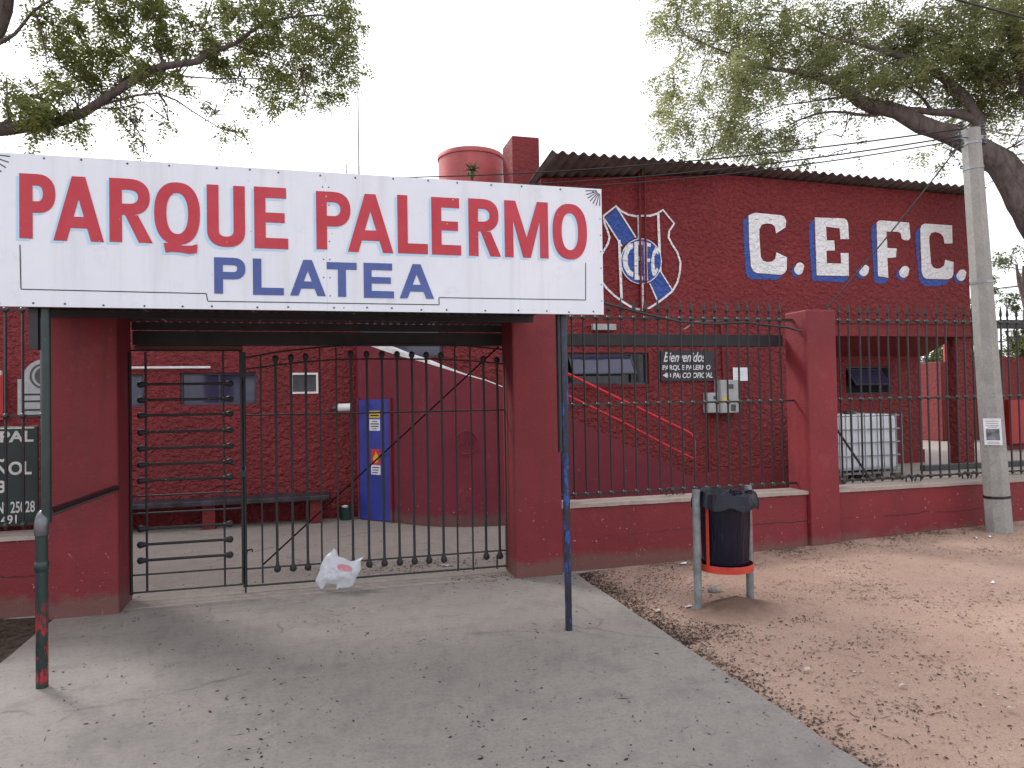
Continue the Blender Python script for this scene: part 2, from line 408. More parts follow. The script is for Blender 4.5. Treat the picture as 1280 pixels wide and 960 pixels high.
def part(name, mb, mat, parent=None, smooth=False, bev=0, label=None, loc=None):
    me = fixn(mb.mesh(name, smooth))
    if smooth:
        try: me.set_sharp_from_angle(angle=R(45))
        except Exception: pass
    return link(name, me, mat, parent, loc, label, bev)
def thing(name, label, cat, loc=(0,0,0), group=None):
    o = bpy.data.objects.new(name, None); COL.objects.link(o); o.location = loc; o.empty_display_size = .1
    o['label'] = label; o['category'] = cat
    if group: o['group'] = group
    return o
def tag(o, label, cat, group=None):
    o['label'] = label; o['category'] = cat
    if group: o['group'] = group
    return o
def struct(o): o['kind'] = 'structure'; return o
def own(parent, o):                         # parent keeping the place when the Empty is not at the origin
    o.parent = parent; o.matrix_parent_inverse = Matrix.Translation(parent.location).inverted(); return o
class Thing:
    """Empty at a thing's base whose parts are given in world coordinates."""
    def __init__(s, name, label, cat, base, group=None):
        s.o = thing(name, label, cat, base, group)
    def part(s, name, mb, mat, smooth=False, bev=0, label=None, under=None):
        b = Vector(s.o.location); mb.v = [(x-b.x, y-b.y, z-b.z) for x, y, z in mb.v]
        return part(name, mb, mat, under or s.o, smooth, bev, label)
    def share(s, name, me, mat, loc, under=None):
        return link(name, me, mat, under or s.o, Vector(loc)-Vector(s.o.location))
    def flat(s, name, loops, Y, mat, under=None, thick=.0015, label=None):
        me = flat_mesh(name, loops, Y, thick)
        b = Vector(s.o.location)
        me.transform(Matrix.Translation(-b)); return link(name, me, mat, under or s.o, label=label)
    def text(s, name, txt, x0, x1, z0, z1, Y, mat, shear=0, under=None, bold=0):
        me = text_mesh(name, txt, x0, x1, z0, z1, Y, shear, bold)
        me.transform(Matrix.Translation(-Vector(s.o.location))); return link(name, me, mat, under or s.o)

def flat_mesh(name, loops, Y, thick=.0015):
    cu = bpy.data.curves.new(name, 'CURVE'); cu.dimensions = '2D'; cu.fill_mode = 'BOTH'; cu.extrude = thick
    for lp in loops:
        s_ = cu.splines.new('POLY'); s_.points.add(len(lp)-1)
        for p, (x, z) in zip(s_.points, lp): p.co = (x, z, 0, 1)
        s_.use_cyclic_u = True
    return stand(cu, name, Y)
def stand(cu, name, Y):
    o = bpy.data.objects.new(name+'_tmp', cu); COL.objects.link(o)
    dg = bpy.context.evaluated_depsgraph_get(); dg.update()
    me = bpy.data.meshes.new_from_object(o.evaluated_get(dg), depsgraph=dg)
    bpy.data.objects.remove(o); bpy.data.curves.remove(cu)
    me.name = name; me.materials.clear()
    me.transform(Matrix(((1,0,0,0),(0,0,-1,Y),(0,1,0,0),(0,0,0,1)))); return me
def text_mesh(name, txt, x0, x1, z0, z1, Y, shear=0, bold=0):
    cu = bpy.data.curves.new(name, 'FONT'); cu.body = txt; cu.extrude = .0012; cu.shear = shear; cu.size = 1; cu.offset = bold
    me = stand(cu, name, Y)
    co = np.zeros(len(me.vertices)*3); me.vertices.foreach_get('co', co); co = co.reshape(-1, 3)
    mn, mx = co.min(0), co.max(0)
    co[:,0] = x0 + (co[:,0]-mn[0])/(mx[0]-mn[0])*(x1-x0); co[:,2] = z0 + (co[:,2]-mn[2])/(mx[2]-mn[2])*(z1-z0)
    me.vertices.foreach_set('co', co.ravel()); me.update(); return me
def arc(cx, cz, rx, rz, a0, a1, n=12, p=2.0):
    out = []
    for i in range(n+1):
        t = R(a0+(a1-a0)*i/n); c, s_ = math.cos(t), math.sin(t)
        out.append((cx+rx*math.copysign(abs(c)**(2/p), c), cz+rz*math.copysign(abs(s_)**(2/p), s_)))
    return out
def sect(x0, x1, z0, z1, openings, y0, y1):
    """solid wall on a grid with rectangular openings; only its outer faces"""
    xs = sorted({x0, x1, *[o[0] for o in openings], *[o[1] for o in openings]}); zs = sorted({z0, z1, *[o[2] for o in openings], *[o[3] for o in openings]})
    nx, nz = len(xs)-1, len(zs)-1
    full = [[not any(o[0] <= (xs[i]+xs[i+1])/2 <= o[1] and o[2] <= (zs[j]+zs[j+1])/2 <= o[3] for o in openings) for j in range(nz)] for i in range(nx)]
    g = lambda i, j: 0 <= i < nx and 0 <= j < nz and full[i][j]
    mb = MB()
    for i in range(nx):
        for j in range(nz):
            if not full[i][j]: continue
            a, b, c, d = xs[i], xs[i+1], zs[j], zs[j+1]
            mb.add([(a,y0,c),(b,y0,c),(b,y0,d),(a,y0,d)], [(0,1,2,3)]); mb.add([(a,y1,c),(b,y1,c),(b,y1,d),(a,y1,d)], [(3,2,1,0)])
            if not g(i-1,j): mb.add([(a,y0,c),(a,y1,c),(a,y1,d),(a,y0,d)], [(3,2,1,0)])
            if not g(i+1,j): mb.add([(b,y0,c),(b,y1,c),(b,y1,d),(b,y0,d)], [(0,1,2,3)])
            if not g(i,j-1): mb.add([(a,y0,c),(b,y0,c),(b,y1,c),(a,y1,c)], [(3,2,1,0)])
            if not g(i,j+1): mb.add([(a,y0,d),(b,y0,d),(b,y1,d),(a,y1,d)], [(0,1,2,3)])
    return mb

# ------------------------------------------------------------------ setting: ground, path, courtyard
def sm(a, b, x): t = max(0, min(1, (x-a)/(b-a))); return t*t*(3-2*t)
def gz(x, y):
    if y > 6.86 or x < 2.4: return -.03 if (y > 6.86 or -2.05 < x < 2.4) else -.012
    z = -.012 + .032*min(x-2.4, 5.2)*sm(3.5, 6.6, y)
    z += .012*noise.noise((x*1.3, y*1.3, 0)) + .006*noise.noise((x*5, y*5, 3))
    return z - .012*sm(2.55, 2.4, x)
xs = [-400,-120,-40,-15,-6,-2.2,-2.05] + list(np.arange(2.38, 9.01, .05)) + [9.5,10,11,13,16,22,40,120,400]
ys = [-400,-100,-30,-10,-3,0] + list(np.arange(1.0, 6.9, .05)) + [7.5,9,12,20,40,120,400,900]
xs = [float(x) for x in xs]; ys = [float(y) for y in ys]
mb = MB(); mb.v = [(x, y, gz(x, y)) for y in ys for x in xs]; nx = len(xs)
mb.f = [(j*nx+i, j*nx+i+1, (j+1)*nx+i+1, (j+1)*nx+i) for j in range(len(ys)-1) for i in range(nx-1)]
g = part('ground', mb, M['dirt'], smooth=True); struct(g)
m = MB(); nr, na = 16, 48
for i in range(nr+1):
    for j in range(na):
        t = 2*math.pi*j/na; q_ = i/nr; x = 3.15+q_*.50*math.cos(t)*(1+.12*noise.noise((math.cos(t)*2, math.sin(t)*2, 1))); y = 5.12+q_*.34*math.sin(t)*(1+.15*noise.noise((math.cos(t)*2, math.sin(t)*2, 5)))
        m.v.append((x, y, gz(x, y)+.10*math.cos(q_*math.pi/2)**2.2+.02*noise.noise((x*9, y*9, 1))*(1-q_)+.008*noise.noise((x*30, y*30, 1))*(1-q_)+.003-.008*q_**4))
for i in range(nr):
    for j in range(na): m.f.append((i*na+j, i*na+(j+1)%na, (i+1)*na+(j+1)%na, (i+1)*na+j))
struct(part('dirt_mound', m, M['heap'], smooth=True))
# leaf soil to the left of the path
mb = MB(); xs2 = np.linspace(-9, -2.05, 40); ys2 = np.linspace(1, 6.78, 40)
mb.v = [(x, y, -.004+.02*abs(noise.noise((x*3, y*3, 5)))) for y in ys2 for x in xs2]
mb.f = [(j*40+i, j*40+i+1, (j+1)*40+i+1, (j+1)*40+i) for j in range(39) for i in range(39)]
struct(part('soil_bed', mb, M['soil'], smooth=True))
# path slab with a slightly broken right edge
mb = MB(); L = []; Rr = []
for i in range(91):
    y = -3 + 9.74*i/90
    L.append((-2.05+.012*noise.noise((y*2.3, 0, 1)), y)); Rr.append((2.40+.016*noise.noise((y*3.1, 4, 1))+.006*noise.noise((y*11, 4, 1)), y))
for i in range(90):
    (a, y0), (b, _) = L[i], Rr[i]; (c, y1), (d, _) = L[i+1], Rr[i+1]
    mb.add([(a,y0,0),(b,y0,0),(d,y1,0),(c,y1,0)], [(0,1,2,3)]); mb.add([(b,y0,0),(b,y0,-.1),(d,y1,-.1),(d,y1,0)], [(0,1,2,3)])
    mb.add([(a,y0,0),(a,y0,-.1),(c,y1,-.1),(c,y1,0)], [(3,2,1,0)])
struct(part('path', mb, M['path']))
mb = MB(); mb.box((-9, 6.752, -.08), (9.0, 11.2, .004)); struct(part('courtyard_floor', mb, M['yard']))
mb = MB(); mb.box((8.0, 9.75, -.08), (30, 24, .30)); struct(part('terrace', mb, M['yard'], bev=.02))
mb = MB(); mb.box((10.3, 10.55, .302), (13.0, 10.67, .40)); struct(part('kerb', mb, M['grey_dark'], bev=.01))

# ------------------------------------------------------------------ front sign
SY = 5.0
sgn = Thing('entrance_sign', 'long white painted metal sign reading PARQUE PALERMO PLATEA above the gate', 'sign', (.09, SY, 2.31))
ZB, ZT, XL, XR = at(700, 392.5, SY).z, at(700, 233.2, SY).z, -1.925, at(753, 300, SY).x
seams = [XL, at(408, 300, SY).x, XR]
for i in range(2):
    mb = MB(); mb.box((seams[i]+.0004, SY, ZB), (seams[i+1]-.0004, SY+.02, ZT)); sgn.part('sign_panel', mb, M['sign'])
mb = MB(); mb.box((XL+.01, SY+.021, ZB+.01), (XR-.01, SY+.06, ZB+.05)).box((XL+.01, SY+.021, ZT-.05), (XR-.01, SY+.06, ZT-.01))
for x in (XL+.01, -.6, .7, XR-.05): mb.box((x, SY+.021, ZB+.05), (x+.04, SY+.06, ZT-.05))
sgn.part('frame', mb, M['beam'])
mb = MB(); k = 0
for z in (ZB+.02, ZT-.02):
    x = XL+.1
    while x < XR: mb.ball((x, SY, z+random.uniform(-.006,.006)), .007, 6, 4); x += random.uniform(.16, .3)
for x in (XL+.015, XR-.015, seams[1]+.02, seams[1]-.02):
    for z in np.linspace(ZB+.1, ZT-.1, 7): mb.ball((x, SY, float(z)), .005, 6, 4)
o = sgn.part('rivets', mb, M['elbow']); o['kind'] = 'stuff'

def glyph(ch, tv, th):
    """unit-free bold letter builder: returns f(w, h) -> loops"""
    def mk(w, h):
        if ch == 'P' or ch == 'R':
            m = h*(.40 if ch == 'P' else .43); rz = (h-m)/2; rx = min(w*.5, rz*1.05); cx = w-rx
            if ch == 'R': cx -= w*.06
            out = [(0,0),(tv,0),(tv,m)] + arc(cx, m+rz, rx, rz, -90, 90, 14, 2.3) + [(0,h)]
            hole = [(tv,m+th)] + arc(cx, m+rz, rx-tv*.95, rz-th, -90, 90, 14, 2.3) + [(tv,h-th)]
            lp = [out, hole]
            if ch == 'R': lp.append([(tv*1.25, m-.0001),(tv*1.25+tv*1.05, m-.0001),(w, 0),(w-tv*1.12, 0)])
            return lp
        if ch == 'A':
            a = tv*.52; b = tv*1.02; s_ = (w/2-a)/h; cb = h*.20; ct = cb+th
            il = lambda z: b+s_*z; ap = (w/2-b)/s_
            return [[(0,0),(w/2-a,h),(w/2+a,h),(w,0),(w-b,0),(w-il(cb),cb),(il(cb),cb),(b,0)], [(il(ct),ct),(w-il(ct),ct),(w/2,ap)]]
        if ch in 'OQ':
            n = 40; out = arc(w/2, h/2, w/2, h/2, 0, 360-360/n, n-1, 2.35); inn = arc(w/2, h/2, w/2-tv, h/2-th*1.02, 0, 360-360/n, n-1, 2.25)
            return [out, inn]
        if ch == 'U':
            r = w/2; out = [(0,h)] + arc(r, r*.95, r, r*.95, 180, 360, 18, 2.4) + [(w,h),(w-tv,h)] + arc(r, r*.95, r-tv, r*.95-th, 0, -180, 18, 2.4) + [(tv,h)]
            return [out]
        if ch == 'E':
            m0 = h*.5-th*.42; m1 = m0+th*.92
            return [[(0,0),(w,0),(w,th),(tv,th),(tv,m0),(w*.9,m0),(w*.9,m1),(tv,m1),(tv,h-th),(w*.95,h-th),(w*.95,h),(0,h)]]
        if ch == 'L': return [[(0,0),(w,0),(w,th),(tv,th),(tv,h),(0,h)]]
        if ch == 'T': return [[(w/2-tv/2,0),(w/2+tv/2,0),(w/2+tv/2,h-th),(w,h-th),(w,h),(0,h),(0,h-th),(w/2-tv/2,h-th)]]
        if ch == 'M':
            v = tv*.92; d = tv*1.18
            return [[(0,0),(v,0),(v,h*.66),(w/2-v*.45,0),(w/2+v*.45,0),(w-v,h*.66),(w-v,0),(w,0),(w,h),(w-d,h),(w/2,h*.36),(d,h),(0,h)]]
    return mk
def put(ch, l, r, t, b, tv, th, mat, shadow=None, Yo=.003):
    p0 = at((l+r)/2, t, SY); p1 = at((l+r)/2, b, SY); m = (t+b)/2
    X0, X1 = at(l, m, SY).x, at(r, m, SY).x; w, h = X1-X0, p0.z-p1.z
    lp = [[(X0+x, p1.z+z) for x, z in q] for q in glyph(ch, tv, th)(w, h)]
    a = sgn.flat('letter', lp, SY-Yo, mat)
    if shadow is not None:
        sgn.flat('letter_shadow', [[(x-.018, z-.015) for x, z in q] for q in lp], SY-.0012, shadow, thick=.0004)
    return X0, X1, p1.z, p0.z
A_ = lambda x, y: (x/3.2, 150+y/3.2); B_ = lambda x, y: (400+x/3.2, 150+y/3.2)
TV, TH = .070, .070
row1 = [('P',A_,78,222,217,475),('A',A_,214,415,227,485),('R',A_,438,610,236,490),('Q',A_,617,800,250,499),('U',A_,828,980,262,508),('E',A_,1017,1152,270,515),
        ('P',B_,-15,122,288,519),('A',B_,110,292,297,530),('L',B_,310,430,303,535),('E',B_,446,563,311,540),('R',B_,594,722,317,545),('M',B_,738,912,326,551),('O',B_,930,1067,336,558)]
for ch, f, l, r, t, b in row1:
    l0, t0 = f(l, t); r0, b0 = f(r, b)
    bb = put(ch, l0, r0, t0, b0, TV if f is A_ else TV*.98, TH if ch not in 'UOQ' else TH*.95, M['sign_red'], M['sign_cyan'])
    if ch == 'Q':
        tl = [(655,493),(700,491),(735,504),(770,503),(790,497),(788,532),(760,536),(725,530),(690,527),(663,530)]
        q = []
        for x, y in tl:
            p = at(*A_(x, y), SY); q.append((p.x, p.z))
        sgn.flat('letter', [q], SY-.0062, M['sign_red'], label='wavy tail of the letter Q')
        sgn.flat('letter_shadow', [[(x-.018, z-.015) for x, z in q]], SY-.0012-.0004*2.4, M['sign_cyan'], thick=.0003)
row2 = [('P',A_,857,982,551,695),('L',A_,1012,1135,556,700),('A',A_,1160,1302,560,703),('T',B_,28,147,570,707),('E',B_,175,295,573,712),('A',B_,318,455,577,714)]
for ch, f, l, r, t, b in row2:
    l0, t0 = f(l, t); r0, b0 = f(r, b); put(ch, l0, r0, t0, b0, .052, .047, M['sign_blue'])
def ribbon(pts, w):
    out = []; inn = []; n = len(pts)
    for i, (x, z) in enumerate(pts):
        a = Vector(pts[max(i-1,0)]); b = Vector(pts[min(i+1,n-1)]); t = (b-a).normalized(); nn = Vector((-t.y, t.x))*w/2
        out.append((x+nn.x, z+nn.y)); inn.append((x-nn.x, z-nn.y))
    return out + inn[::-1]
def px_line(pts, Y, w, f=lambda x, y: (x, y)):
    q = [at(*f(x, y), Y) for x, y in pts]; return ribbon([(p.x, p.z) for p in q], w)
bl = [(25,306),(26.3,361.5),(258,367),(259.5,376.5),(549,381),(548.5,372),(732,375),(732,328)]
mb = MB()
for (a, b) in zip(bl[:-1], bl[1:]):
    p, q = at(*a, SY), at(*b, SY)
    hor = abs(a[0]-b[0]) > 20
    if hor: mb.add([(p.x,SY-.0015,p.z-.003),(q.x,SY-.0015,q.z-.003),(q.x,SY-.0015,q.z+.003),(p.x,SY-.0015,p.z+.003)], [(0,1,2,3)])
    else:
        e = .0031 if p.z > q.z else -.0031
        mb.add([(p.x-.003,SY-.0015,p.z),(p.x+.003,SY-.0015,p.z),(q.x+.003,SY-.0015,q.z+e),(q.x-.003,SY-.0015,q.z+e)], [(0,1,2,3)])
sgn.part('border_line', mb, M['black_text'])
for cx, s_ in ((XR-.012, -1), (XL+.012, 1)):
    mb = MB()
    for i in range(7):
        t = R(4+i*14); d = Vector((s_*math.cos(t), 0, -math.sin(t))); n_ = Vector((d.z, 0, -d.x))*.0035
        a = Vector((cx, SY-.0015, ZT-.012))+d*.025; b = Vector((cx, SY-.0015, ZT-.012))+d*(.115 if s_ < 0 else .150)
        mb.add([a-n_*.7, b-n_, b+n_, a+n_*.7], [(0,1,2,3)])
    sgn.part('corner_fan', mb, M['black_text'])

# ------------------------------------------------------------------ sign posts and the handrail
pl = Thing('sign_post', 'dark green pipe post with black handrail elbow at the left end of the sign', 'post', (-1.62, 5.06, 0), 'posts carrying the sign')
EZ = 1.02
mb = MB().tube([(-1.625,5.06,-.05),(-1.625,5.06,EZ-.09)], .034, 14); pl.part('lower_pipe', mb, M['post_green'], True)
mb = MB().tube([(-1.602,5.075,EZ-.03),(-1.602,5.075,2.45)], .028, 14); pl.part('upper_pipe', mb, M['post_green'], True)
mb = MB().tube([(-1.625,5.06,.70),(-1.625,5.06,.715),(-1.625,5.06,.745),(-1.625,5.06,.76)], [.036,.041,.041,.036], 14); pl.part('collar', mb, M['post_green'], True)
mb = MB().tube([(-1.625,5.06,EZ-.10),(-1.625,5.06,EZ-.04),(-1.624,5.067,EZ-.012),(-1.622,5.09,EZ+.012),(-1.62,5.14,EZ+.02)], [.040,.040,.040,.040,.038], 14); pl.part('elbow', mb, M['elbow'], True)
mb = MB().tube([(-1.62,5.13,EZ+.02),(-1.60,6.66,1.02)], .030, 12); pl.part('handrail', mb, M['rail_black'], True)
mb = MB().box((-1.69,5.06,2.05),(-1.64,5.10,2.5)); pl.part('bracket', mb, M['beam'])
pr_ = Thing('sign_post', 'black pipe post with worn blue paint at the right end of the sign', 'post', (1.765, 5.10, 0), 'posts carrying the sign')
mb = MB().tube([(1.765,5.10,-.05),(1.765,5.10,1.24)], .0255, 14); pr_.part('lower_pipe', mb, M['post_black'], True)
mb = MB().tube([(1.763,5.10,1.2),(1.763,5.10,1.24),(1.763,5.10,2.5)], [.026,.031,.031], 14); pr_.part('upper_pipe', mb, M['post_black'], True)
mb = MB().box((1.714,5.075,1.30),(1.7335,5.125,2.5)); pr_.part('bracket', mb, M['beam'])

# ------------------------------------------------------------------ pillars and low walls
def pillar(label, x0, x1, y0, y1, z1):
    t = tag(part('brick_pillar' if False else 'gate_pillar', MB().box((x0,y0,-.1),(x1,y1,z1)), M['red'], bev=.018), label, 'pillar', 'red masonry pillars')
    return t
pillar('broad red masonry pillar left of the gate behind the green post', -2.09, -1.575, 6.64, 7.10, 2.62)
pillar('red masonry pillar right of the gate with black steel post in front', 1.80, 2.275, 6.70, 7.10, 2.62)
fp = pillar('red fence pillar between the two fence bays right of the trash bin', 5.07, 5.44, 6.72, 7.10, 2.60)
def low_wall(label, x0, x1, ends=0):
    t = Thing('low_wall', label, 'wall', ((x0+x1)/2, 6.9, 0), 'low red walls under the fences')
    n = max(2, int((x1-x0)/.25)); mb = MB()
    mb.box((x0, 6.775, -.1), (x1, 7.04, .625)); t.part('wall', mb, M['red_low'], bev=.01)
    mb = MB(); k = 40
    top = [(x0+(x1-x0)*i/k) for i in range(k+1)]
    vs = []; 
    for x in top:
        f_ = 6.752+.010*noise.noise((x*6, 2, 2)); z_ = .658+.004*noise.noise((x*4, 7, 2)); b_ = .622+.007*noise.noise((x*9, 1, 9))
        vs += [(x,f_,b_),(x,f_+.004,z_),(x,7.07,z_),(x,7.07,.626)]
    fs = [(0,1,2,3), (4*k+3,4*k+2,4*k+1,4*k)]
    for i in range(k):
        for j in range(4): fs.append((4*i+j, 4*i+4+j, 4*i+4+(j+1)%4, 4*i+(j+1)%4))
    mb.add(vs, fs); t.part('sill', mb, M['sill']); return t
low_wall('low red wall with raw concrete sill behind the trash bin', 2.277, 5.068)
low_wall('low red wall behind the utility pole, below the water tank cage', 5.442, 13.0)
low_wall('low red wall under the green club board at the left edge', -7.5, -2.092)

# ------------------------------------------------------------------ fences
FY = 6.95
r_ = .0108
def bar_mesh(zb, zt, tip):
    b = MB().tube([(0,0,zb),(0,0,zt)], r_, 6)
    return fixn(b.mesh('bar'))
BAR = bar_mesh(.69, 2.555, True)
tipm = MB().tube([(0,0,2.555),(0,0,2.575),(0,0,2.60),(0,0,2.635),(0,0,2.72)], [.012,.013,.023,.018,.002], 4); TIP = fixn(tipm.mesh('spear_tip'))
NODE = fixn(MB().ball((0,-.004,0), .026, 8, 5).mesh('knob', True))
def scroll(x):
    m = MB()
    for s_ in (-1, 1):
        pts = []
        for i in range(18):
            t = i/17; a = R(90-s_*0) + s_*-1*t*R(330); rr = .062*(1-.62*t)
            pts.append((x+s_*.052 + math.cos(a)*rr*1.0*1, FY, .622+.085-.0+math.sin(a)*rr-.022))
        m.tube(pts, .009, 6)
    m.tube([(x-.06,FY,.735),(x+.06,FY,.735)], .009, 6)
    m.v = [(a, b, max(c, .668)) for a, b, c in m.v]
    return m
def fence(label, x0, x1, first, step, scrolls):
    t = Thing('metal_fence', label, 'fence', ((x0+x1)/2, FY, .66), 'black spear topped fence bays')
    for z, rr in ((2.51,.010),(1.625,.010),(.725,.010)):
        m = MB().box((x0, FY-.008, z-rr), (x1, FY+.008, z+rr)); t.part('rail', m, M['iron_grey'])
    x = first; i = 0
    knobs = MB()
    while x < x1-.03:
        dx = random.uniform(-.004, .004)
        b = t.share('bar', BAR, M['iron_grey'], (x+dx, FY, 0)); b.rotation_euler = (random.uniform(-.003,.003), random.uniform(-.004,.004), 0)
        link('spear_tip', TIP, M['iron_grey'], b)
        for z in (2.51, 1.625, .725): link('knob', NODE, M['node'], b, (0, 0, z))
        x += step
    for s_ in scrolls: t.part('scroll_foot', scroll(s_), M['iron'])
    return t
fence('black spear topped fence bay between the sign post and the fence pillar', 2.28, 5.065, 2.36, .1345, [3.60])
fence('black spear topped fence bay right of the fence pillar, crossing behind the utility pole', 5.445, 12.9, 5.53, .1335, [6.62, 7.42, 9.3])
fence('spear topped fence bay in front of the green board at the left edge', -7.4, -2.095, -7.3, .1335, [-4.2])

# ------------------------------------------------------------------ steel beam and canopy
tag(part('steel_beam', MB().box((-1.57, 7.12, 2.235), (5.06, 7.26, 2.36)), M['beam'], bev=.004), 'long dark steel beam over the gate, running on behind the fence', 'beam')
can = Thing('canopy_roof', 'dark corrugated metal canopy over the gate behind the white sign', 'canopy', (.2, 6.0, 2.4))
def zig(x0, x1, y0, y1, z, pitch, amp, per=6, slope=0, th=.003):
    n = int((x1-x0)/pitch*per); m = MB()
    for i in range(n+1):
        x = x0+(x1-x0)*i/n; dz = amp*math.sin(2*math.pi*(x-x0)/pitch)
        m.v += [(x,y0,z+dz),(x,y1,z+dz+slope*(y1-y0)),(x,y1,z+dz+slope*(y1-y0)+th),(x,y0,z+dz+th)]
    for i in range(n):
        q = 4*i
        for j in range(4): m.f.append((q+j, q+(j+1)%4, q+4+(j+1)%4, q+4+j))
    m.f += [(0,3,2,1), (4*n,4*n+1,4*n+2,4*n+3)]
    return m
xx = -2.1
while xx < 1.5:
    can.part('corrugated_sheet', zig(xx, xx+.80, 5.09, 7.26, 2.452, .076, .009), M['zinc'], True); xx += .806
for yy in (5.6, 6.3): can.part('purlin', MB().box((-2.1, yy, 2.385), (1.9, yy+.05, 2.438)), M['beam'])
can.part('edge_beam', MB().box((-1.57, 7.10, 2.365), (1.9, 7.118, 2.436)), M['beam'])
can.part('lintel', MB().box((-1.57, 7.19, 2.19), (-.66, 7.25, 2.232)), M['red'])
for x in (-1.2, .25, .85): can.part('bracket', MB().box((x, 5.3, 2.40), (x+.03, 5.5, 2.438)), M['wood_dark'])

# ------------------------------------------------------------------ gates
GY = 7.0
def G(x, y): p = at(x, y, GY); return Vector((p.x, GY, p.z))
def club(m, p, up=True, r=.030, ln=.085):
    s_ = 1 if up else -1
    m.tube([p+Vector((0,0,-s_*ln)), p+Vector((0,0,-s_*ln*.45)), p+Vector((0,0,-s_*.02)), p, p+Vector((0,0,s_*.018)), p+Vector((0,0,s_*.026))], [.012,.016,r*.92,r,r*.72,r*.2], 8)
ga = Thing('pedestrian_gate', 'narrow black iron gate leaf with ball ended horizontal bars', 'gate', (-1.1, GY, .02))
for xt, yt, xb, yb, n_, rr in ((161.5,440,165.5,744,'hinge_stile',.012),(182,440,184,739,'stile',.010),(279,438,281,733,'stile',.009),(302,437,303.5,731,'latch_stile',.012)):
    a, b = G(xt, yt), G(xb, yb); a.x = b.x = (a.x+b.x)/2
    ga.part(n_, MB().tube([b, a], rr, 8), M['iron'])
for yl, yr in ((439,437),(620,615),(642,636),(719,710),(741,731)):
    a, b = G(162, yl), G(303, yr); z = (a.z+b.z)/2; a.z = b.z = z
    ga.part('rail', MB().tube([a, b], .008, 6), M['iron'])
for yl, yr in ((480,480),(499.5,499),(519.5,517),(540,538),(560,558),(580.5,577),(600.5,596.5),(660,655.5),(680,674.5),(700,693.5)):
    a, b = G(176, yl), G(288, yr); z = (a.z+b.z)/2; a.z = b.z = z; a.y = b.y = GY-.012
    m = MB().tube([a, b], .0125, 8)
    for p, s_ in ((a, -1), (b, 1)):
        m.tube([p-Vector((s_*.06,0,0)), p-Vector((s_*.02,0,0)), p, p+Vector((s_*.018,0,0)), p+Vector((s_*.028,0,0))], [.013,.026,.033,.025,.005], 8)
    ga.part('ball_bar', m, M['iron'], True)
ga.part('hinge_plate', MB().box((G(299,440).x, GY-.02, G(300,472).z), (G(307,440).x, GY+.0, G(300,440).z)), M['beam'])
gb = Thing('double_gate_leaf', 'wide black iron gate leaf with ball ended upright bars and a diagonal rod', 'gate', (.6, GY, .02))
def rail(pts, rr, name='rail'):
    q = [G(*p) for p in pts]; gb.part(name, MB().tube(q, rr, 6), M['iron'])
z_ = G(470, 720).z
for (xl, yl, xr_, yr_), rr in (((307,516.8,632,514.4),.008),((308,708.5,634,690),.008),((304,730,635,709.8),.009)):
    a, b = G(xl, yl), G(xr_, yr_); a.z = b.z = (a.z+b.z)/2
    gb.part('rail', MB().tube([a, b], rr, 6), M['iron'])
rail([(303,462),(340,457),(382,452),(420,449.5),(460,448.7),(510,448.8),(551,449),(590,451),(632,455)], .008)
rail([(303,448),(340,441),(380,436),(420,432.5),(460,430.5),(510,429.8),(549,430.6),(590,433),(632,437)], .008)
def upright(x, yt, yb, rr, top, bot):
    a, b = G(x-.6, yt), G(x+.6, yb); a.x = b.x = (a.x+b.x)/2; a.y = b.y = GY+.001; m = MB().tube([b, a], rr, 8)
    if top: club(m, a, True)
    if bot: club(m, b, False, .033, .1)
    gb.part('ball_bar' if (top or bot) else 'bar', m, M['iron'], True)
for x, yt, yb in ((345.5,447.5,712),(365,446,711),(383.5,445,710),(440,442,707),(460,442,706.4),(479,442,705),(498,442,704),(516.5,442.5,702.5),(534.5,443,701.6),(553,443.5,700.4),(606,448,696.7),(623,449,695.8)):
    upright(x, yt, yb, .0125, True, True)
for x, yt, yb in ((327,443,729),(401,434,704),(421.5,433,703),(570.5,432,714),(589.5,433.5,713),(621.5,694,711)): upright(x, yt, yb, .0085, False, False)
for x, yt, yb in ((306.2,440,732),(632.5,437,709.5)): upright(x, yt, yb, .0125, False, False)
a, b = G(328.5, 706.5), G(624, 433); a.y = b.y = GY+.02; gb.part('diagonal_rod', MB().tube([a, b], .0075, 6), simple('matte_dark_rod', (.012, .010, .012), .95, .2, 9, spec=.03))
q = [G(307.5,744), G(307.8,700), G(308.5,690), G(310,687.5), G(315,686), G(316,689)]; q = [Vector((p.x, GY-.02, max(p.z, .005))) for p in q]
gb.part('drop_bolt', MB().tube(q, .009, 8), M['iron'], True)
pd = Thing('padlock', 'small dark padlock hanging where the two gate leaves meet', 'padlock', G(304.5, 592))
c = G(304.5, 592); c.y = GY-.025
pd.part('body', MB().box((c.x-.028, c.y-.012, c.z-.03), (c.x+.028, c.y+.012, c.z+.03)), M['beam'], bev=.005)
pd.part('shackle', MB().tube([(c.x-.018,c.y,c.z+.03)]+[(c.x+.018*math.cos(t), c.y, c.z+.055+.018*math.sin(t)) for t in np.linspace(math.pi, 0, 7)]+[(c.x+.018,c.y,c.z+.03)], .006, 6), M['elbow'], True)

# ------------------------------------------------------------------ club building
BY = 11.0
bld = Thing('club_building', 'dark red stucco clubhouse with corrugated roof, painted crest and C.E.F.C. letters', 'building', (5, 11, 0))
def fr(x0, y0, x1, y1, Y=BY):
    a, b = at(x0, y0, Y), at(x1, y1, Y); return (min(a.x,b.x), max(a.x,b.x), min(a.z,b.z), max(a.z,b.z))
W1 = fr(708, 441, 811, 480); WU = (.62, 1.87, 2.36, 2.95); W2 = fr(225, 466, 321, 505); W0 = (-3.25, -2.29, 1.68, 2.12); W3 = fr(363, 466, 398, 492)
PX0, PX1, PZ0, PZ1 = 8.5, 11.52, .2, 2.70
XC = 11.88
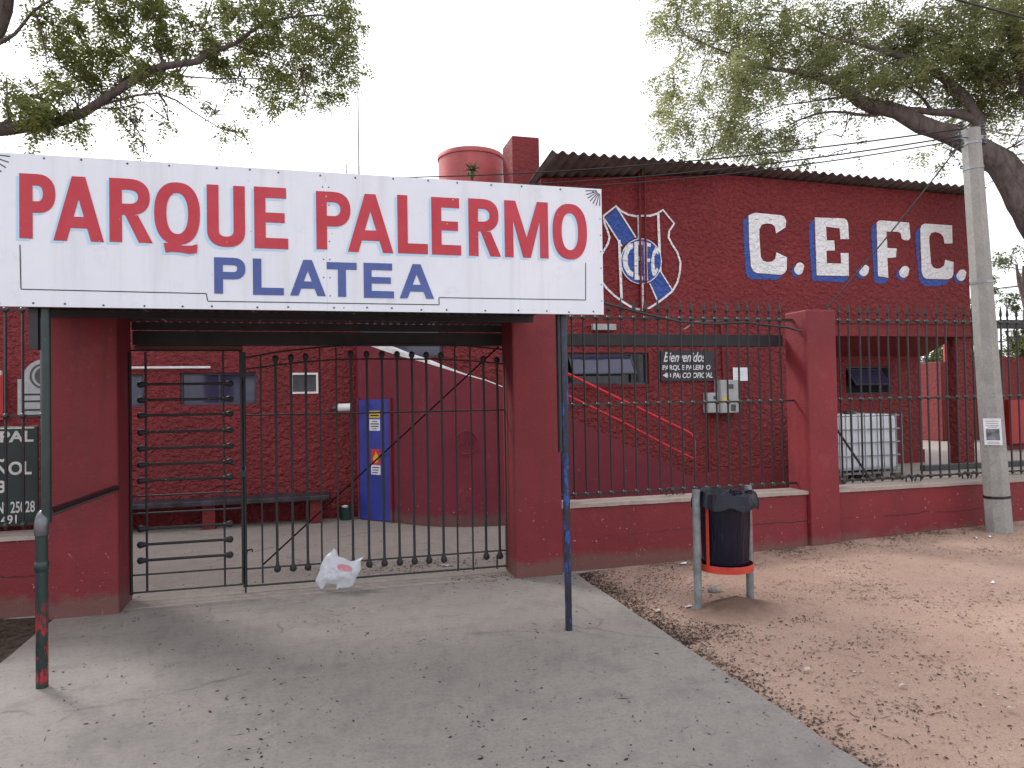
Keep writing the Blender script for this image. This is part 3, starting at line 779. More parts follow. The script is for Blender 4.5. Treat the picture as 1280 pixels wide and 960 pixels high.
# roof: front edge of the fibre cement sheets
e0, e1, e2 = at(690,187,10.15), at(923,204,10.72), at(1207,231,10.75)
def edge(x):
    if x < e1.x: t = (x-e0.x)/(e1.x-e0.x); return e0.y+(e1.y-e0.y)*t, e0.z+(e1.z-e0.z)*t
    t = (x-e1.x)/(e2.x-e1.x); return e1.y+(e2.y-e1.y)*t, e1.z+(e2.z-e1.z)*t
SLOPE = -.10
def rz(x, y): ye, ze = edge(x); return ze + SLOPE*min(y-ye, 1.3) + .05*max(0, y-ye-1.3) - .035
XLR = at(676, 200, 11).x
wall_low = sect(-7.5, XC, 0, 4.35, [W1, WU, W2, W0, W3, (PX0, PX1, PZ0, PZ1)], BY, BY+.2)
bld.part('wall', wall_low, M['stucco'])
top = [(XLR, 4.352)] + [(XC, 4.352)] + [(x, rz(x, BY)-.05) for x in np.linspace(XC, XLR, 24)]
bld.part('upper_wall', MB().prism([(float(a), float(b)) for a, b in top], BY+.0, BY+.2), M['stucco'])
bld.part('side_wall', MB().box((11.38, 12.06, 0), (11.58, 16.99, 3.2)), M['stucco']); bld.part('side_wall', MB().box((XC-.2, BY+.201, 2.902), (XC, 17.0, 4.9)), M['stucco'])
bld.part('side_wall', MB().box((XLR, BY+.201, 4.352), (XLR+.2, 17.0, 5.0)), M['stucco'])
bld.part('wing_roof', MB().box((-7.5, BY-.12, 4.351), (XLR-.002, 17.0, 4.50)), M['roof_flat'])
bld.part('rear_wall', MB().box((-7.5, 17.0, 0), (XC, 17.2, 4.9)), M['stucco_soft'])
# sheets of six waves each
pitch = .177; x = e0.x; per = 8
while x < XC+.12:
    x1 = min(x+6*pitch, XC+.2); n = int(round((x1-x)/pitch*per)); m = MB(); th = .007
    for i in range(n+1):
        xi = x+(x1-x)*i/n; dz = .026*math.cos(2*math.pi*(xi-e0.x)/pitch); ye, ze = edge(xi)
        for yy in (ye, ye+1.3, 17.3):
            z0 = rz(xi, yy)+.035+dz-.026; m.v += [(xi, yy, z0-th), (xi, yy, z0)]
    for i in range(n):
        q = 6*i
        for (a, b) in ((0,2),(2,4),(3,1),(5,3),(1,0),(4,5)): m.f.append((q+a, q+b, q+6+b, q+6+a))
    m.f += [(0,1,3,2),(2,3,5,4),(6*n,6*n+2,6*n+3,6*n+1),(6*n+2,6*n+4,6*n+5,6*n+3)]
    bld.part('roof_sheet', m, M['fibre'], True); x = x1+.0015
# tower block on the left end of the roof
tw = [at(640,169,11.6), at(674,169,11.6)]
bld.part('roof_tower', MB().box((tw[0].x, 11.6, 4.5), (tw[1].x, 12.25, tw[0].z)), M['stucco_soft'], bev=.02)
# skirting band, porch band and inner porch
bld.part('skirting', MB().box((5.9, BY-.025, .0), (PX0, BY-.002, .43)), M['stucco_soft'])
bld.part('porch_beam', MB().box((PX0-.1, BY-.06, 2.705), (XC+.04, BY-.003, 2.93)), M['stucco_soft'])
bld.part('porch_lip', MB().box((PX0-.1, BY-.085, 2.93), (XC+.05, BY-.003, 2.975)), M['stucco_soft'])
IY = 11.9
PW = fr(1057, 458, 1114, 492, IY)
bld.part('porch_wall', sect(7.9, 11.58, .0, 3.2, [PW], IY, IY+.15), M['stucco'])
bld.part('porch_skirting', MB().box((7.9, IY-.025, .3), (11.60, IY-.002, .56)), M['stucco_soft'])
bld.part('porch_side', MB().box((PX0-.15, BY+.202, .0), (PX0, IY-.027, 3.2)), M['stucco_soft'])
m = MB().add([(PX0,BY+.2,2.69),(XC-.21,BY+.2,2.69),(XC-.21,IY,2.40),(PX0,IY,2.40),(PX0,BY+.2,2.9),(XC-.21,BY+.2,2.9),(XC-.21,IY,2.9),(PX0,IY,2.9)],
     [(0,3,2,1),(4,5,6,7),(0,1,5,4),(1,2,6,5),(2,3,7,6),(3,0,4,7)]); bld.part('porch_soffit', m, M['stucco_soft'])
def window(rect, Y, kind, depth=.09, frame='frame_blue', pane='glass', under=None, label=None):
    x0, x1, z0, z1 = rect; t = .03
    f = MB().box((x0+.001,Y+depth-.03,z0+.001),(x1-.001,Y+depth+.02,z0+t)).box((x0+.001,Y+depth-.03,z1-t),(x1-.001,Y+depth+.02,z1-.001))
    f.box((x0+.001,Y+depth-.03,z0+t),(x0+t,Y+depth+.02,z1-t)).box((x1-t,Y+depth-.03,z0+t),(x1-.001,Y+depth+.02,z1-t))
    w = bld.part('window', f, M[frame], label=label)
    if kind == 'awning':
        xm = x0+(x1-x0)*.80
        f2 = MB().box((xm,Y+depth-.028,z0+t),(xm+.03,Y+depth+.018,z1-t)); bld.part('mullion', f2, M[frame], under=w)
        bld.part('pane', MB().box((xm+.031,Y+depth,z0+t),(x1-t,Y+depth+.006,z1-t)), M[pane], under=w)
        bld.part('pane', MB().box((x0+t,Y+depth+.02,z0+t),(xm,Y+depth+.026,z1-t)), M['glass'], under=w)
        c = Vector(((x0+t+xm)/2, Y+depth-.05, z1-.06)); a = R(38); dy, dz = -math.sin(a), -math.cos(a); ln = (z1-z0)*.72
        ax, ay, az = Vector((1,0,0)), Vector((0,math.cos(a),-math.sin(a))), Vector((0,dy,dz)); hw = (xm-x0-t)/2-.01
        mid = c+az*ln/2
        bld.part('pane', MB().obox(mid, ax, ay, az, hw-.02, .003, ln/2-.02), M['glass_blue'], under=w)
        s_ = MB().obox(c+az*.012, ax, ay, az, hw, .012, .012).obox(c+az*(ln-.012), ax, ay, az, hw, .012, .012)
        s_.obox(mid-ax*(hw-.012), ax, ay, az, .012, .012, ln/2-.024).obox(mid+ax*(hw-.012), ax, ay, az, .012, .012, ln/2-.024)
        bld.part('sash', s_, M[frame], under=w)
    else:
        n = 2 if kind == 'double' else 1
        for i in range(n):
            a = x0+t+(x1-x0-2*t)*i/n; b = x0+t+(x1-x0-2*t)*(i+1)/n
            bld.part('pane', MB().box((a+.004,Y+depth,z0+t),(b-.004,Y+depth+.008,z1-t)), M[pane], under=w)
        if n == 2: bld.part('mullion', MB().box(((x0+x1)/2-.012,Y+depth-.01,z0+t),((x0+x1)/2+.012,Y+depth-.001,z1-t)), M[frame], under=w)
    return w
window(W1, BY, 'awning'); window(WU, BY, 'double', pane='glass_blue'); window(W2, BY, 'double', pane='glass_blue'); window(W0, BY, 'double', pane='glass_blue')
window(W3, BY, 'single', .02, 'white_paint', 'glass', label='small window with rough white painted frame'); window(PW, IY, 'awning', .07)
x0, x1, z0, z1 = W1
m = MB().box((x0-.05,BY-.02,z0-.05),(x1+.05,BY-.002,z0-.003)).box((x1+.002,BY-.02,z0-.003),(x1+.05,BY-.002,z1+.05)).box((x0-.05,BY-.02,z1+.002),(x1+.002,BY-.002,z1+.05)); bld.part('window_surround', m, M['stucco_soft'])
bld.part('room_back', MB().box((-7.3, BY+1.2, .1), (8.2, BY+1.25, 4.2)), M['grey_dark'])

# painted crest
S6 = lambda x, y: (740+x/6.4, 250+y/6.4)
def wp(f, pts): return [((p := at(*f(x, y), BY)).x, p.z) for x, y in pts]
crest = bld
outl = [(190,50),(230,90),(290,120),(350,131),(400,128),(460,128),(520,110),(565,80),(655,190),(615,250),(610,300),(640,360),(680,420),(705,500),(700,580),(680,660),(640,730),(580,780),(520,825),(460,862),(400,878),(350,872),(300,850),(240,812),(180,768),(120,712),(80,660),(55,600),(45,540),(55,470),(90,410),(125,350),(138,300),(122,245),(98,190),(90,128)]
q = wp(S6, outl); n = len(q); inn = []; out = []
for i in range(n):
    a, b, c = Vector(q[i-1]), Vector(q[i]), Vector(q[(i+1) % n]); t1, t2 = (b-a).normalized(), (c-b).normalized(); nn = Vector((-(t1+t2).y, (t1+t2).x)); nn = nn.normalized()*.017
    out.append(tuple(b+nn)); inn.append(tuple(b-nn))
bld.flat('crest_outline', [out, inn], BY-.012, M['mural_white'], thick=.002)
def stroke(name, pts, w, Y, mat): bld.flat(name, [ribbon(wp(S6, pts), w)], Y, mat, thick=.002)
band1 = [(100,148),(188,66),(340,305),(300,330),(262,352),(236,368)]; band2 = [(462,655),(545,578),(636,725),(585,772),(528,808)]
bld.flat('crest_band', [wp(S6, band1)], BY-.006, M['mural_blue'], thick=.002); bld.flat('crest_band', [wp(S6, band2)], BY-.006, M['mural_blue'], thick=.002)
for pts, w in (([(190,52),(348,302)], .026), ([(100,158),(236,372)], .024), ([(545,572),(642,728)], .022), ([(458,665),(526,822)], .024)): stroke('crest_stripe', pts, w, BY-.017, M['mural_white'])
for pts, w in (([(370,134),(373,312)], .05), ([(525,114),(542,578)], .044), ([(213,322),(232,790)], .044), ([(396,672),(396,872)], .056)): stroke('crest_stripe', pts, w, BY-.0215, M['mural_white'])
ell = lambda cx, cz, rx, rz_, n=36: [(cx+rx*math.cos(2*math.pi*i/n), cz+rz_*math.sin(2*math.pi*i/n)) for i in range(n)]
bld.flat('crest_disc', [wp(S6, ell(387,492,165,183))], BY-.026, M['mural_white'], thick=.002)
bld.flat('crest_disc', [wp(S6, ell(387,492,157,175))], BY-.031, M['mural_blue'], thick=.002)
cl = [[(320,352),(290,350),(255,400),(237,470),(245,540),(280,600),(318,622),(325,585),(300,565),(280,520),(278,450),(295,405),(322,388)],
      [(330,338),(395,332),(396,362),(362,366),(362,455),(390,455),(390,485),(362,488),(364,610),(400,612),(400,645),(334,640)],
      [(405,336),(462,352),(460,380),(434,374),(434,470),(458,474),(456,500),(434,498),(440,645),(412,645)],
      [(525,400),(500,380),(478,420),(466,490),(468,570),(480,612),(500,606),(525,560),(512,545),(498,560),(490,520),(492,460),(504,425),(522,440)]]
for c_ in cl: bld.flat('crest_letter', [wp(S6, c_)], BY-.036, M['mural_white'], thick=.002)
# C.E.F.C. in white with a blue drop
S4 = lambda x, y: (920+x/4.267, 255+y/4.267)
WH = [[(65,62),(85,52),(105,48),(235,60),(255,68),(266,92),(262,125),(212,158),(205,122),(190,108),(160,104),(135,112),(123,135),(122,165),(130,283),(143,303),(165,311),(190,307),(208,292),(213,258),(270,285),(268,350),(258,368),(238,378),(110,369),(90,358),(78,335),(68,200)],
      [(418,72),(575,78),(590,88),(596,110),(600,188),(555,188),(550,130),(478,122),(482,195),(522,195),(525,250),(480,250),(482,316),(558,318),(556,262),(598,262),(600,385),(428,381)],
      [(748,100),(758,90),(772,88),(920,100),(928,180),(918,193),(900,195),(882,186),(876,156),(862,149),(800,148),(805,235),(855,238),(850,285),(805,289),(810,394),(755,386)],
      [(980,135),(988,113),(1004,105),(1150,115),(1152,210),(1110,212),(1103,175),(1088,158),(1062,150),(1038,156),(1028,176),(1028,200),(1038,318),(1048,338),(1066,346),(1088,343),(1108,328),(1114,298),(1158,310),(1156,375),(1148,393),(1130,402),(1012,399),(995,386),(988,360)]]
BLU = [[(62,66),(38,85),(38,140),(40,200),(50,365),(60,390),(80,401),(210,405),(230,398),(246,381),(110,372),(86,360),(75,335),(65,200)],
       [(415,80),(390,108),(388,170),(404,410),(580,418),(600,389),(426,385),(418,250)],
       [(745,104),(722,118),(722,180),(735,408),(745,420),(765,425),(798,421),(810,398),(752,390),(748,250)],
       [(978,122),(958,145),(954,170),(960,250),(974,400),(984,422),(1002,436),(1075,440),(1112,431),(1140,406),(1012,403),(992,390),(985,362),(977,250)]]
for w_, b_ in zip(WH, BLU):
    bld.flat('painted_letter', [wp(S4, w_)], BY-.010, M['mural_white'], thick=.002); bld.flat('letter_shadow', [wp(S4, b_)], BY-.005, M['mural_blue'], thick=.002)
for cx, cz, rx, rz_ in ((333,345,25,33),(679,355,26,30),(893,362,26,32),(1198,380,25,31)):
    bld.flat('painted_dot', [wp(S4, [(x + (6 if y < cz else 0), y) for x, y in ell(cx, cz, rx, rz_, 14)])], BY-.010, M['mural_white'], thick=.002)
    bld.flat('dot_shadow', [wp(S4, ell(cx-11, cz+13, rx+2, rz_, 16))], BY-.005, M['mural_blue'], thick=.002)

# ------------------------------------------------------------------ things on the facade
dp = Thing('drain_pipe', 'pair of thin red painted pipes running up the facade over the crest', 'pipe', (at(802,300,10.95).x, 10.95, 3))
for dx in (-.045, .05):
    a, b = at(803, 216, 10.94), at(803, 392, 10.94); x = (a.x+b.x)/2+dx
    dp.part('pipe', MB().tube([(x,10.945,b.z-.1),(x+.02,10.945,a.z)], .017, 8), M['stucco_soft'], True)
def airplant(label, c, s_, seed):
    random.seed(seed); m = MB()
    for i in range(34):
        az = random.uniform(0, 6.283); el = random.uniform(-.2, 1.3); d = Vector((math.cos(az)*math.cos(el), math.sin(az)*math.cos(el), math.sin(el)))
        ln = s_*random.uniform(.6, 1.05); p0 = Vector(c); p2 = p0+d*ln+Vector((0,0,-.25*ln*(1-math.sin(el)))); p1 = p0+d*ln*.55+Vector((0,0,.06*ln))
        m.tube([p0, p1, p2], [s_*.06, s_*.05, s_*.006], 4)
    m.tube([Vector(c)+Vector((0,0,-s_*.75)), Vector(c)+Vector((0,0,-s_*.3)), Vector(c)+Vector((0,0,.02))], [s_*.10, s_*.28, s_*.14], 7)
    return tag(part('air_plant', m, M['leaf_far'], smooth=True), label, 'plant')
vb = fr(740, 405, 769, 413, 10.95)
tag(part('vent_box', MB().box((vb[0],10.90,vb[2]),(vb[1],10.999,vb[3])), M['grey_box'], bev=.006), 'small grey box on the facade under the crest', 'box')
br = fr(826, 438, 893, 476, 10.96)
wb = Thing('welcome_board', 'dark board hand lettered Bienvenidos a Parque Palermo with an arrow to Palco Oficial', 'sign', (br[0], 10.96, br[2]))
wb.part('board', MB().box((br[0],10.965,br[2]),(br[1],10.997,br[3])), M['board_dark'])
wd, hg = br[1]-br[0], br[3]-br[2]
def on(px0, py0, px1, py1, Y): r = fr(px0, py0, px1, py1, Y); return r
BB = lambda x0, y0, x1, y1: (lambda r: (r[0], r[1], r[2], r[3]))(fr(820+x0/7.386, 430+y0/7.386, 820+x1/7.386, 430+y1/7.386, 10.96))
r1 = BB(70,75,460,165); wb.text('lettering', 'Bienvenidos', r1[0], r1[1], r1[2], r1[3], 10.963, M['board_white'], .35, bold=.012)
r1 = BB(215,165,245,188); wb.text('lettering', 'A', r1[0], r1[1], r1[2], r1[3], 10.963, M['board_white'], .1, bold=.02)
r1 = BB(60,195,505,245); wb.text('lettering', 'PARQUE PALERMO', r1[0], r1[1], r1[2], r1[3], 10.963, M['board_white'], .08, bold=.022)
r1 = BB(155,265,525,312); wb.text('lettering', 'PALCO OFICIAL', r1[0], r1[1], r1[2], r1[3], 10.963, M['board_white'], .22, bold=.022)
r1 = BB(62,262,140,315); X0, X1, Z0, Z1 = r1; zm = (Z0+Z1)/2
wb.flat('arrow', [[(X0,zm),(X0+(X1-X0)*.55,Z1),(X0+(X1-X0)*.55,zm+.03),(X1,zm+.03),(X1,zm-.03),(X0+(X1-X0)*.55,zm-.03),(X0+(X1-X0)*.55,Z0)]], 10.963, M['board_white'])
def mbx(label, r, y0, mats, name='meter_box'):
    t = Thing(name, label, 'meter box', (r[0], y0, r[2]), 'grey electricity boxes')
    t.part('case', MB().box((r[0],y0,r[2]),(r[1],10.998,r[3])), M['grey_box'], bev=.01); return t
r2 = fr(898, 475, 923, 516, 10.85); t = mbx('tall light grey meter box below the white notice', r2, 10.80, 0)
w_, h_ = r2[1]-r2[0], r2[3]-r2[2]
t.part('door', MB().box((r2[0]+.01,10.788,r2[2]+h_*.33),(r2[1]-.01,10.799,r2[3]-.01)), M['grey_box'], bev=.003)
t.part('door', MB().box((r2[0]+.01,10.788,r2[2]+.01),(r2[1]-.01,10.799,r2[2]+h_*.315)), M['grey_box'], bev=.003)
t.part('meter_glass', MB().box((r2[0]+w_*.36,10.782,r2[2]+h_*.73),(r2[0]+w_*.66,10.7875,r2[2]+h_*.87)), M['grey_dark'])
t.part('sticker', MB().box((r2[0]+w_*.1,10.784,r2[2]+h_*.36),(r2[0]+w_*.36,10.7875,r2[2]+h_*.48)), M['yellow'])
t.part('vent', MB().box((r2[0]+w_*.52,10.782,r2[2]+h_*.06),(r2[0]+w_*.76,10.7875,r2[2]+h_*.26)), M['grey_dark'])
r3 = fr(884, 491, 898, 516, 10.85); t = mbx('smaller grey meter box attached on the left of the tall one', (r3[0], r2[0]-.004, r3[2], r3[3]), 10.84, 0)
w_, h_ = r2[0]-r3[0], r3[3]-r3[2]
t.part('door', MB().box((r3[0]+.012,10.832,r3[2]+.012),(r2[0]-.016,10.839,r3[2]+h_*.48)), M['grey_box'], bev=.003)
t.part('meter_glass', MB().box((r3[0]+w_*.5,10.835,r3[2]+h_*.68),(r3[0]+w_*.75,10.8395,r3[2]+h_*.84)), M['grey_dark'])
tag(part('cable_loop', MB().tube([Vector(((r2[0]+r2[1])/2+.12*math.cos(a), 10.9, r2[2]+.12*math.sin(a)*.9)) for a in np.linspace(math.pi, 2*math.pi, 12)], .012, 6), M['cable'], smooth=True), 'grey cable loop hanging under the tall meter box', 'cable')
tag(part('conduit', MB().tube([(r3[0]+.08,10.975,.43),(r3[0]+.08,10.975,r3[2])], .02, 8), M['stucco_soft'], smooth=True), 'red painted conduit below the smaller meter box', 'pipe')
tag(part('conduit', MB().tube([((r2[0]+r2[1])/2,10.975,r2[3]+.0),((r2[0]+r2[1])/2-.03,10.975,3.0)], .022, 8), M['stucco_soft'], smooth=True), 'red painted conduit above the tall meter box', 'pipe')
r4 = fr(915.5, 459.5, 934.5, 476, 10.99)
nt_ = Thing('paper_notice', 'white paper notice on the facade above the meter boxes', 'notice', (r4[0], 10.99, r4[2]))
nt_.part('sheet', MB().box((r4[0],10.975,r4[2]),(r4[1],10.979,r4[3])), M['paper'])
nt_.part('print', MB().box((r4[0]+.05,10.9735,r4[2]+.05),(r4[1]-.1,10.9745,r4[2]+.055)).box((r4[0]+.05,10.9735,r4[2]+.1),(r4[1]-.07,10.9745,r4[2]+.106)).box((r4[0]+.04,10.9735,r4[2]+.15),(r4[1]-.08,10.9745,r4[2]+.155)), M['grey_box'])
r5 = fr(158, 457.5, 263, 461.5, 10.95)
tag(part('conduit', MB().tube([(-3.4,10.96,(r5[2]+r5[3])/2),(r5[1],10.96,(r5[2]+r5[3])/2)], .02, 8), M['white'], smooth=True), 'thin pale tube fixed level on the back wall above the blue windows', 'pipe')
wl = Thing('wall_lamp', 'white cylinder lamp sticking out beside the blue door', 'lamp', at(430, 510, 10.6))
c = at(431, 509.5, 10.55)
wl.part('shade', MB().tube([c+Vector((-.10,0,0)), c+Vector((-.085,0,.0)), c+Vector((.10,0,.006))], [.035,.055,.055], 12), M['white'], True)
wl.part('socket', MB().tube([c+Vector((-.17,.0,-.01)), c+Vector((-.10,0,0))], .034, 10), M['grey_dark'], True)
wl.part('arm', MB().tube([c+Vector((-.15,.0,-.02)), Vector((c.x-.15, 10.998, c.z-.02))], .014, 8), M['grey_dark'])
# bench and tub by the back wall
bn = Thing('wall_bench', 'long low bench slab with worn blue edge along the back wall', 'bench', (-1.3, 10.75, 0))
bn.part('seat', MB().box((-4.6,10.55,.33),(.16,10.995,.40)), simple('worn_bench_paint', (.04, .036, .05), .5, .6, 5), bev=.01)
for x in (-4.3, -2.9, -1.5, -.1): bn.part('support', MB().box((x,10.62,0.0),(x+.16,10.99,.329)), M['stucco_soft'])
tb = Thing('plastic_tub', 'dark green plastic tub on the floor beside the blue door', 'tub', (.40, 10.80, .005))
tb.part('tub', MB().lathe([(.085,.0),(.10,.17),(.108,.17),(.108,.185),(.094,.185),(.082,.02)], (.40,10.80,.005), 16), M['bucket'], True)
tb.part('lid', MB().ball((.38,10.80,.19), .05, 8, 5, (1,1,.5)), M['white'], True)

# ------------------------------------------------------------------ stair
st = Thing('stair', 'outside stair with smooth curved crimson parapet and red pipe handrail', 'stair', (3.5, 9.6, 0))
path = [(.56,10.995),(.585,10.78),(1.02,10.28),(1.16,10.12),(1.38,9.86),(1.62,9.69),(1.9,9.58),(2.2,9.52),(2.5,9.50),(3.4,9.50),(4.4,9.50),(5.42,9.50)]
tops = [2.62,2.56,2.36,2.30,2.22,2.13,2.03,1.94,1.82,1.41,.93,.42]
pv = [Vector((a, b)) for a, b in path]; inner = []
for i, p in enumerate(pv):
    t = (pv[min(i+1,len(pv)-1)]-pv[max(i-1,0)]).normalized(); inner.append(p+Vector((-t.y, t.x))*.14)
def wallstrip(z0s, z1s, off0=0.0):
    m = MB(); n = len(path)
    for i in range(n):
        a, b = pv[i], inner[i]
        if off0: d = (pv[i]-inner[i]).normalized()*off0; a = a+d; b = b-d
        m.v += [(a.x,a.y,z0s[i]),(a.x,a.y,z1s[i]),(b.x,b.y,z1s[i]),(b.x,b.y,z0s[i])]
    for i in range(n-1):
        for j in range(4): m.f.append((4*i+j, 4*i+4+j, 4*i+4+(j+1)%4, 4*i+(j+1)%4))
    m.f += [(0,1,2,3), (4*n-1,4*n-2,4*n-3,4*n-4)]; return m
st.part('parapet', wallstrip([0]*12, tops), M['parapet'])
rc_ = at(583, 553, 9.53); m = MB()
m.tube([(rc_.x+.155*math.cos(t), 9.53-.02*math.cos(t), rc_.z+.155*math.sin(t)) for t in np.linspace(.2, 5.9, 28)], .011, 6)
for i_ in range(5): m.tube([(rc_.x-.11+.05*i_+.02*math.sin(t*3), 9.537-.01*i_*.2, rc_.z-.05+.03*math.sin(t*5+i_)+.08*t) for t in np.linspace(0, 1, 7)], .008, 5)
st.part('ring_relief', m, M['parapet'], True)
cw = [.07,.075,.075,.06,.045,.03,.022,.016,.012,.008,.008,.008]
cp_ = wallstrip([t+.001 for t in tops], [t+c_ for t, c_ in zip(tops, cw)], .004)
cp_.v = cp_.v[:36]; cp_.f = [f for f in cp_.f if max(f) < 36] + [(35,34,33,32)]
st.part('sunlit_band', cp_, M['white_paint'])  # white tapering strip stands in for sunlight along the parapet top
for i in range(9):
    x1 = 5.2-.333*i; z1 = .165*(i+1)
    st.part('step', MB().box((x1-.333 if i < 8 else 1.75, 9.86 if i == 8 else 9.645, z1-.165 if i else 0.0), (x1, 10.995, z1)), M['yard'])
hr = [at(868,594,9.57)]
H = lambda x, y: at(x, y, 9.57)
up_ = [H(868,594), H(868.2,556), H(867,548), H(863,542), H(856,538), H(845,533), H(709,467), H(640,433)]
lo_ = [H(868,574), H(845,563), H(770,523.5), H(690,485)]
st.part('handrail', MB().tube(up_, .022, 10), M['red_pipe'], True); st.part('handrail', MB().tube(lo_, .018, 10), M['red_pipe'], True)
for x in (771, 690):
    p = H(x, 523.5 if x == 771 else 484); q = Vector((p.x, p.y, p.z-.22)); st.part('baluster', MB().tube([p, q], .014, 8), M['stucco_soft'])
# blue door set in the curved parapet
d0, d1 = Vector((.585,10.78)), Vector((1.02,10.28)); dt = (d1-d0).normalized(); dn = Vector((dt.y, -dt.x)); 
if dn.dot(Vector((0,-1))) < 0: dn = -dn
ax = Vector((dt.x,dt.y,0)); ay = Vector((dn.x,dn.y,0)); az = Vector((0,0,1)); ln = (d1-d0).length
dm = (d0+d1)/2; c0 = Vector((dm.x,dm.y,0))+ay*.018
dr = Thing('blue_door', 'narrow blue metal door with warning stickers in the curved stair wall', 'door', (dm.x, dm.y, 0))
DW, DH = ln*.44, 1.70
dr.part('leaf', MB().obox(c0+az*(DH/2+.02), ax, ay, az, DW, .012, DH/2), M['blue_door'], bev=.004)
for s_ in (-1, 1): dr.part('jamb', MB().obox(c0+ax*s_*(DW+.022)+az*(DH/2+.02), ax, ay, az, .018, .017, DH/2+.02), M['parapet'])
def stick(u0, u1, z0, z1, mat, lines=(), name='sticker'):
    c = c0+ay*.0135+ax*((u0+u1)/2*DW)+az*((z0+z1)/2); o = dr.part(name, MB().obox(c, ax, ay, az, (u1-u0)/2*DW, .0012, (z1-z0)/2), mat)
    m = MB()
    for (a, b, z, h) in lines: m.obox(c0+ay*.0155+ax*((a+b)/2*DW)+az*z, ax, ay, az, (b-a)/2*DW, .0006, h/2)
    if lines: dr.part('print', m, M['black_text'], under=o)
stick(-.28,.42,1.46,1.56,M['yellow'],[(-.12,.28,1.53,.016),(-.2,.35,1.495,.02)])
stick(-.28,.42,1.28,1.44,M['paper'],[(-.1,.25,1.41,.012),(-.2,.34,1.375,.016),(-.18,.34,1.34,.014),(-.1,.2,1.305,.01)])
stick(-.20,.42,.80,1.02,M['flame_red']); stick(-.20,.42,.66,.795,M['paper'],[(-.12,.34,.76,.014),(-.1,.3,.725,.012),(-.12,.25,.69,.012)])
fl = [(0,-.5),(.34,-.42),(.5,-.12),(.46,.12),(.26,.3),(.0,.56),(-.02,.3),(-.3,.12),(-.5,-.14),(-.34,-.42)]
m = MB(); cc = c0+ay*.0155+ax*(.11*DW)+az*.905
m.add([cc+ax*(u*.11)+az*(v*.16) for u, v in fl], [tuple(range(len(fl)))]); dr.part('flame_print', m, M['yellow'])
dr.part('handle', MB().tube([c0+ay*.02+ax*DW*.82+az*.95, c0+ay*.045+ax*DW*.82+az*.95, c0+ay*.045+ax*DW*.55+az*.95], .008, 6), M['elbow'])

# ------------------------------------------------------------------ left bay: club boards
GB = Thing('club_board', 'dark green board with white lettering behind the fence at the left edge', 'sign', (-3.2, 7.1, .7))
gx1 = at(47, 533, 7.12).x; gz0, gz1 = .70, at(20, 533, 7.12).z
GB.part('board', MB().box((-4.6,7.12,gz0),(gx1,7.15,gz1)), M['green_board'], bev=.003)
GB.part('top_edge', MB().box((-4.6,7.105,gz1-.02),(gx1-.02,7.119,gz1-.008)), M['white_paint'])
def gt(txt, x0, y0, x1, y1, bold=.02):
    r = fr(x0, y0, x1, y1, 7.116); GB.text('lettering', txt, r[0], r[1], r[2], r[3], 7.116, M['board_white'], 0, bold=bold)
gt('PAL', 0, 539, 42, 552, .03); gt('ÑOL', -6, 574, 39.5, 593, .03); gt('3', -3, 601, 7, 616, .03); gt('Nº 25028', -4, 628, 43.5, 640, .015); gt('491', 1, 644.5, 21, 655, .015)
pq = Thing('club_plaque', 'pale plaque with a round crest on top, on the back wall behind the left fence', 'plaque', (-3.5, 10.97, 1.6))
qz0, qz1, qx0, qx1 = at(30,519,10.97).z, at(30,474,10.97).z, at(22,490,10.97).x, at(22,490,10.97).x+.62
xm = (qx0+qx1)/2
poly = [(qx0,qz0),(qx1,qz0),(qx1,qz1)] + arc(xm, qz1, .25, .26, 0, 180, 14) + [(qx0,qz1)]
pq.part('plate', MB().prism(poly, 10.965, 10.998), M['grey_box'])
pq.flat('crest', [ell(xm, qz1+.04, .17, .17, 24), ell(xm, qz1+.04, .145, .145, 24)], 10.962, M['grey_dark'])
pq.flat('crest', [ell(xm, qz1+.04, .11, .12, 20)], 10.962, M['grey_dark'])
m = MB()
for i, z in enumerate((.55, .36, .12)): m.box((qx0+.06, 10.960, qz0+(qz1-qz0)*z), (qx1-.06, 10.9645, qz0+(qz1-qz0)*z+.022))
pq.part('lettering', m, M['black_text'])
rs = Thing('bright_board', 'bright red panel with white top on the back wall at the left edge', 'panel', (-4.5, 10.9, 1.5))
rx1, rz0, rz1 = at(4.5,500,10.95).x, at(4,525,10.95).z, at(4,469,10.95).z
rs.part('panel', MB().box((-5.4,10.93,rz0),(rx1,10.998,rz1)), M['red_bright']); rs.part('header', MB().box((-5.4,10.93,rz1+.002),(rx1-.03,10.998,rz1+.06)), M['white_paint'])

# ------------------------------------------------------------------ roof things
tk = Thing('water_tank', 'round glare-paled red water tank standing on the roof behind the sign', 'water tank', (2.77, 13, 4.5))
tx0, tx1 = at(546,205,13).x, at(630,205,13).x; tc = ((tx0+tx1)/2, 13.0, 4.5); tr_ = (tx1-tx0)/2-.02; tz = at(588,196,13).z-4.5
tk.part('drum', MB().lathe([(tr_*.94,0),(tr_*.95,.1),(tr_*.97,tz-.09),(tr_*.96,tz-.02)], tc, 32), M['tank_red'], True)
tk.part('lid', MB().lathe([(tr_,tz-.085),(tr_*1.0,tz-.02),(tr_*.97,tz),(tr_*.6,tz+.06),(tr_*.2,tz+.09),(.01,tz+.09)], tc, 32), M['tank_red'], True)
for lb, x, yt, y0 in (('tall thin antenna mast on the roof left of the water tank', 447, 90, 12.0), ('short antenna rod on the roof beside the tall mast', 433, 205, 12.0)):
    p = at(x, yt, y0); tag(part('antenna_mast', MB().tube([(p.x,y0,4.5),(p.x,y0,p.z)], [.016,.008], 8), M['galv']), lb, 'antenna')

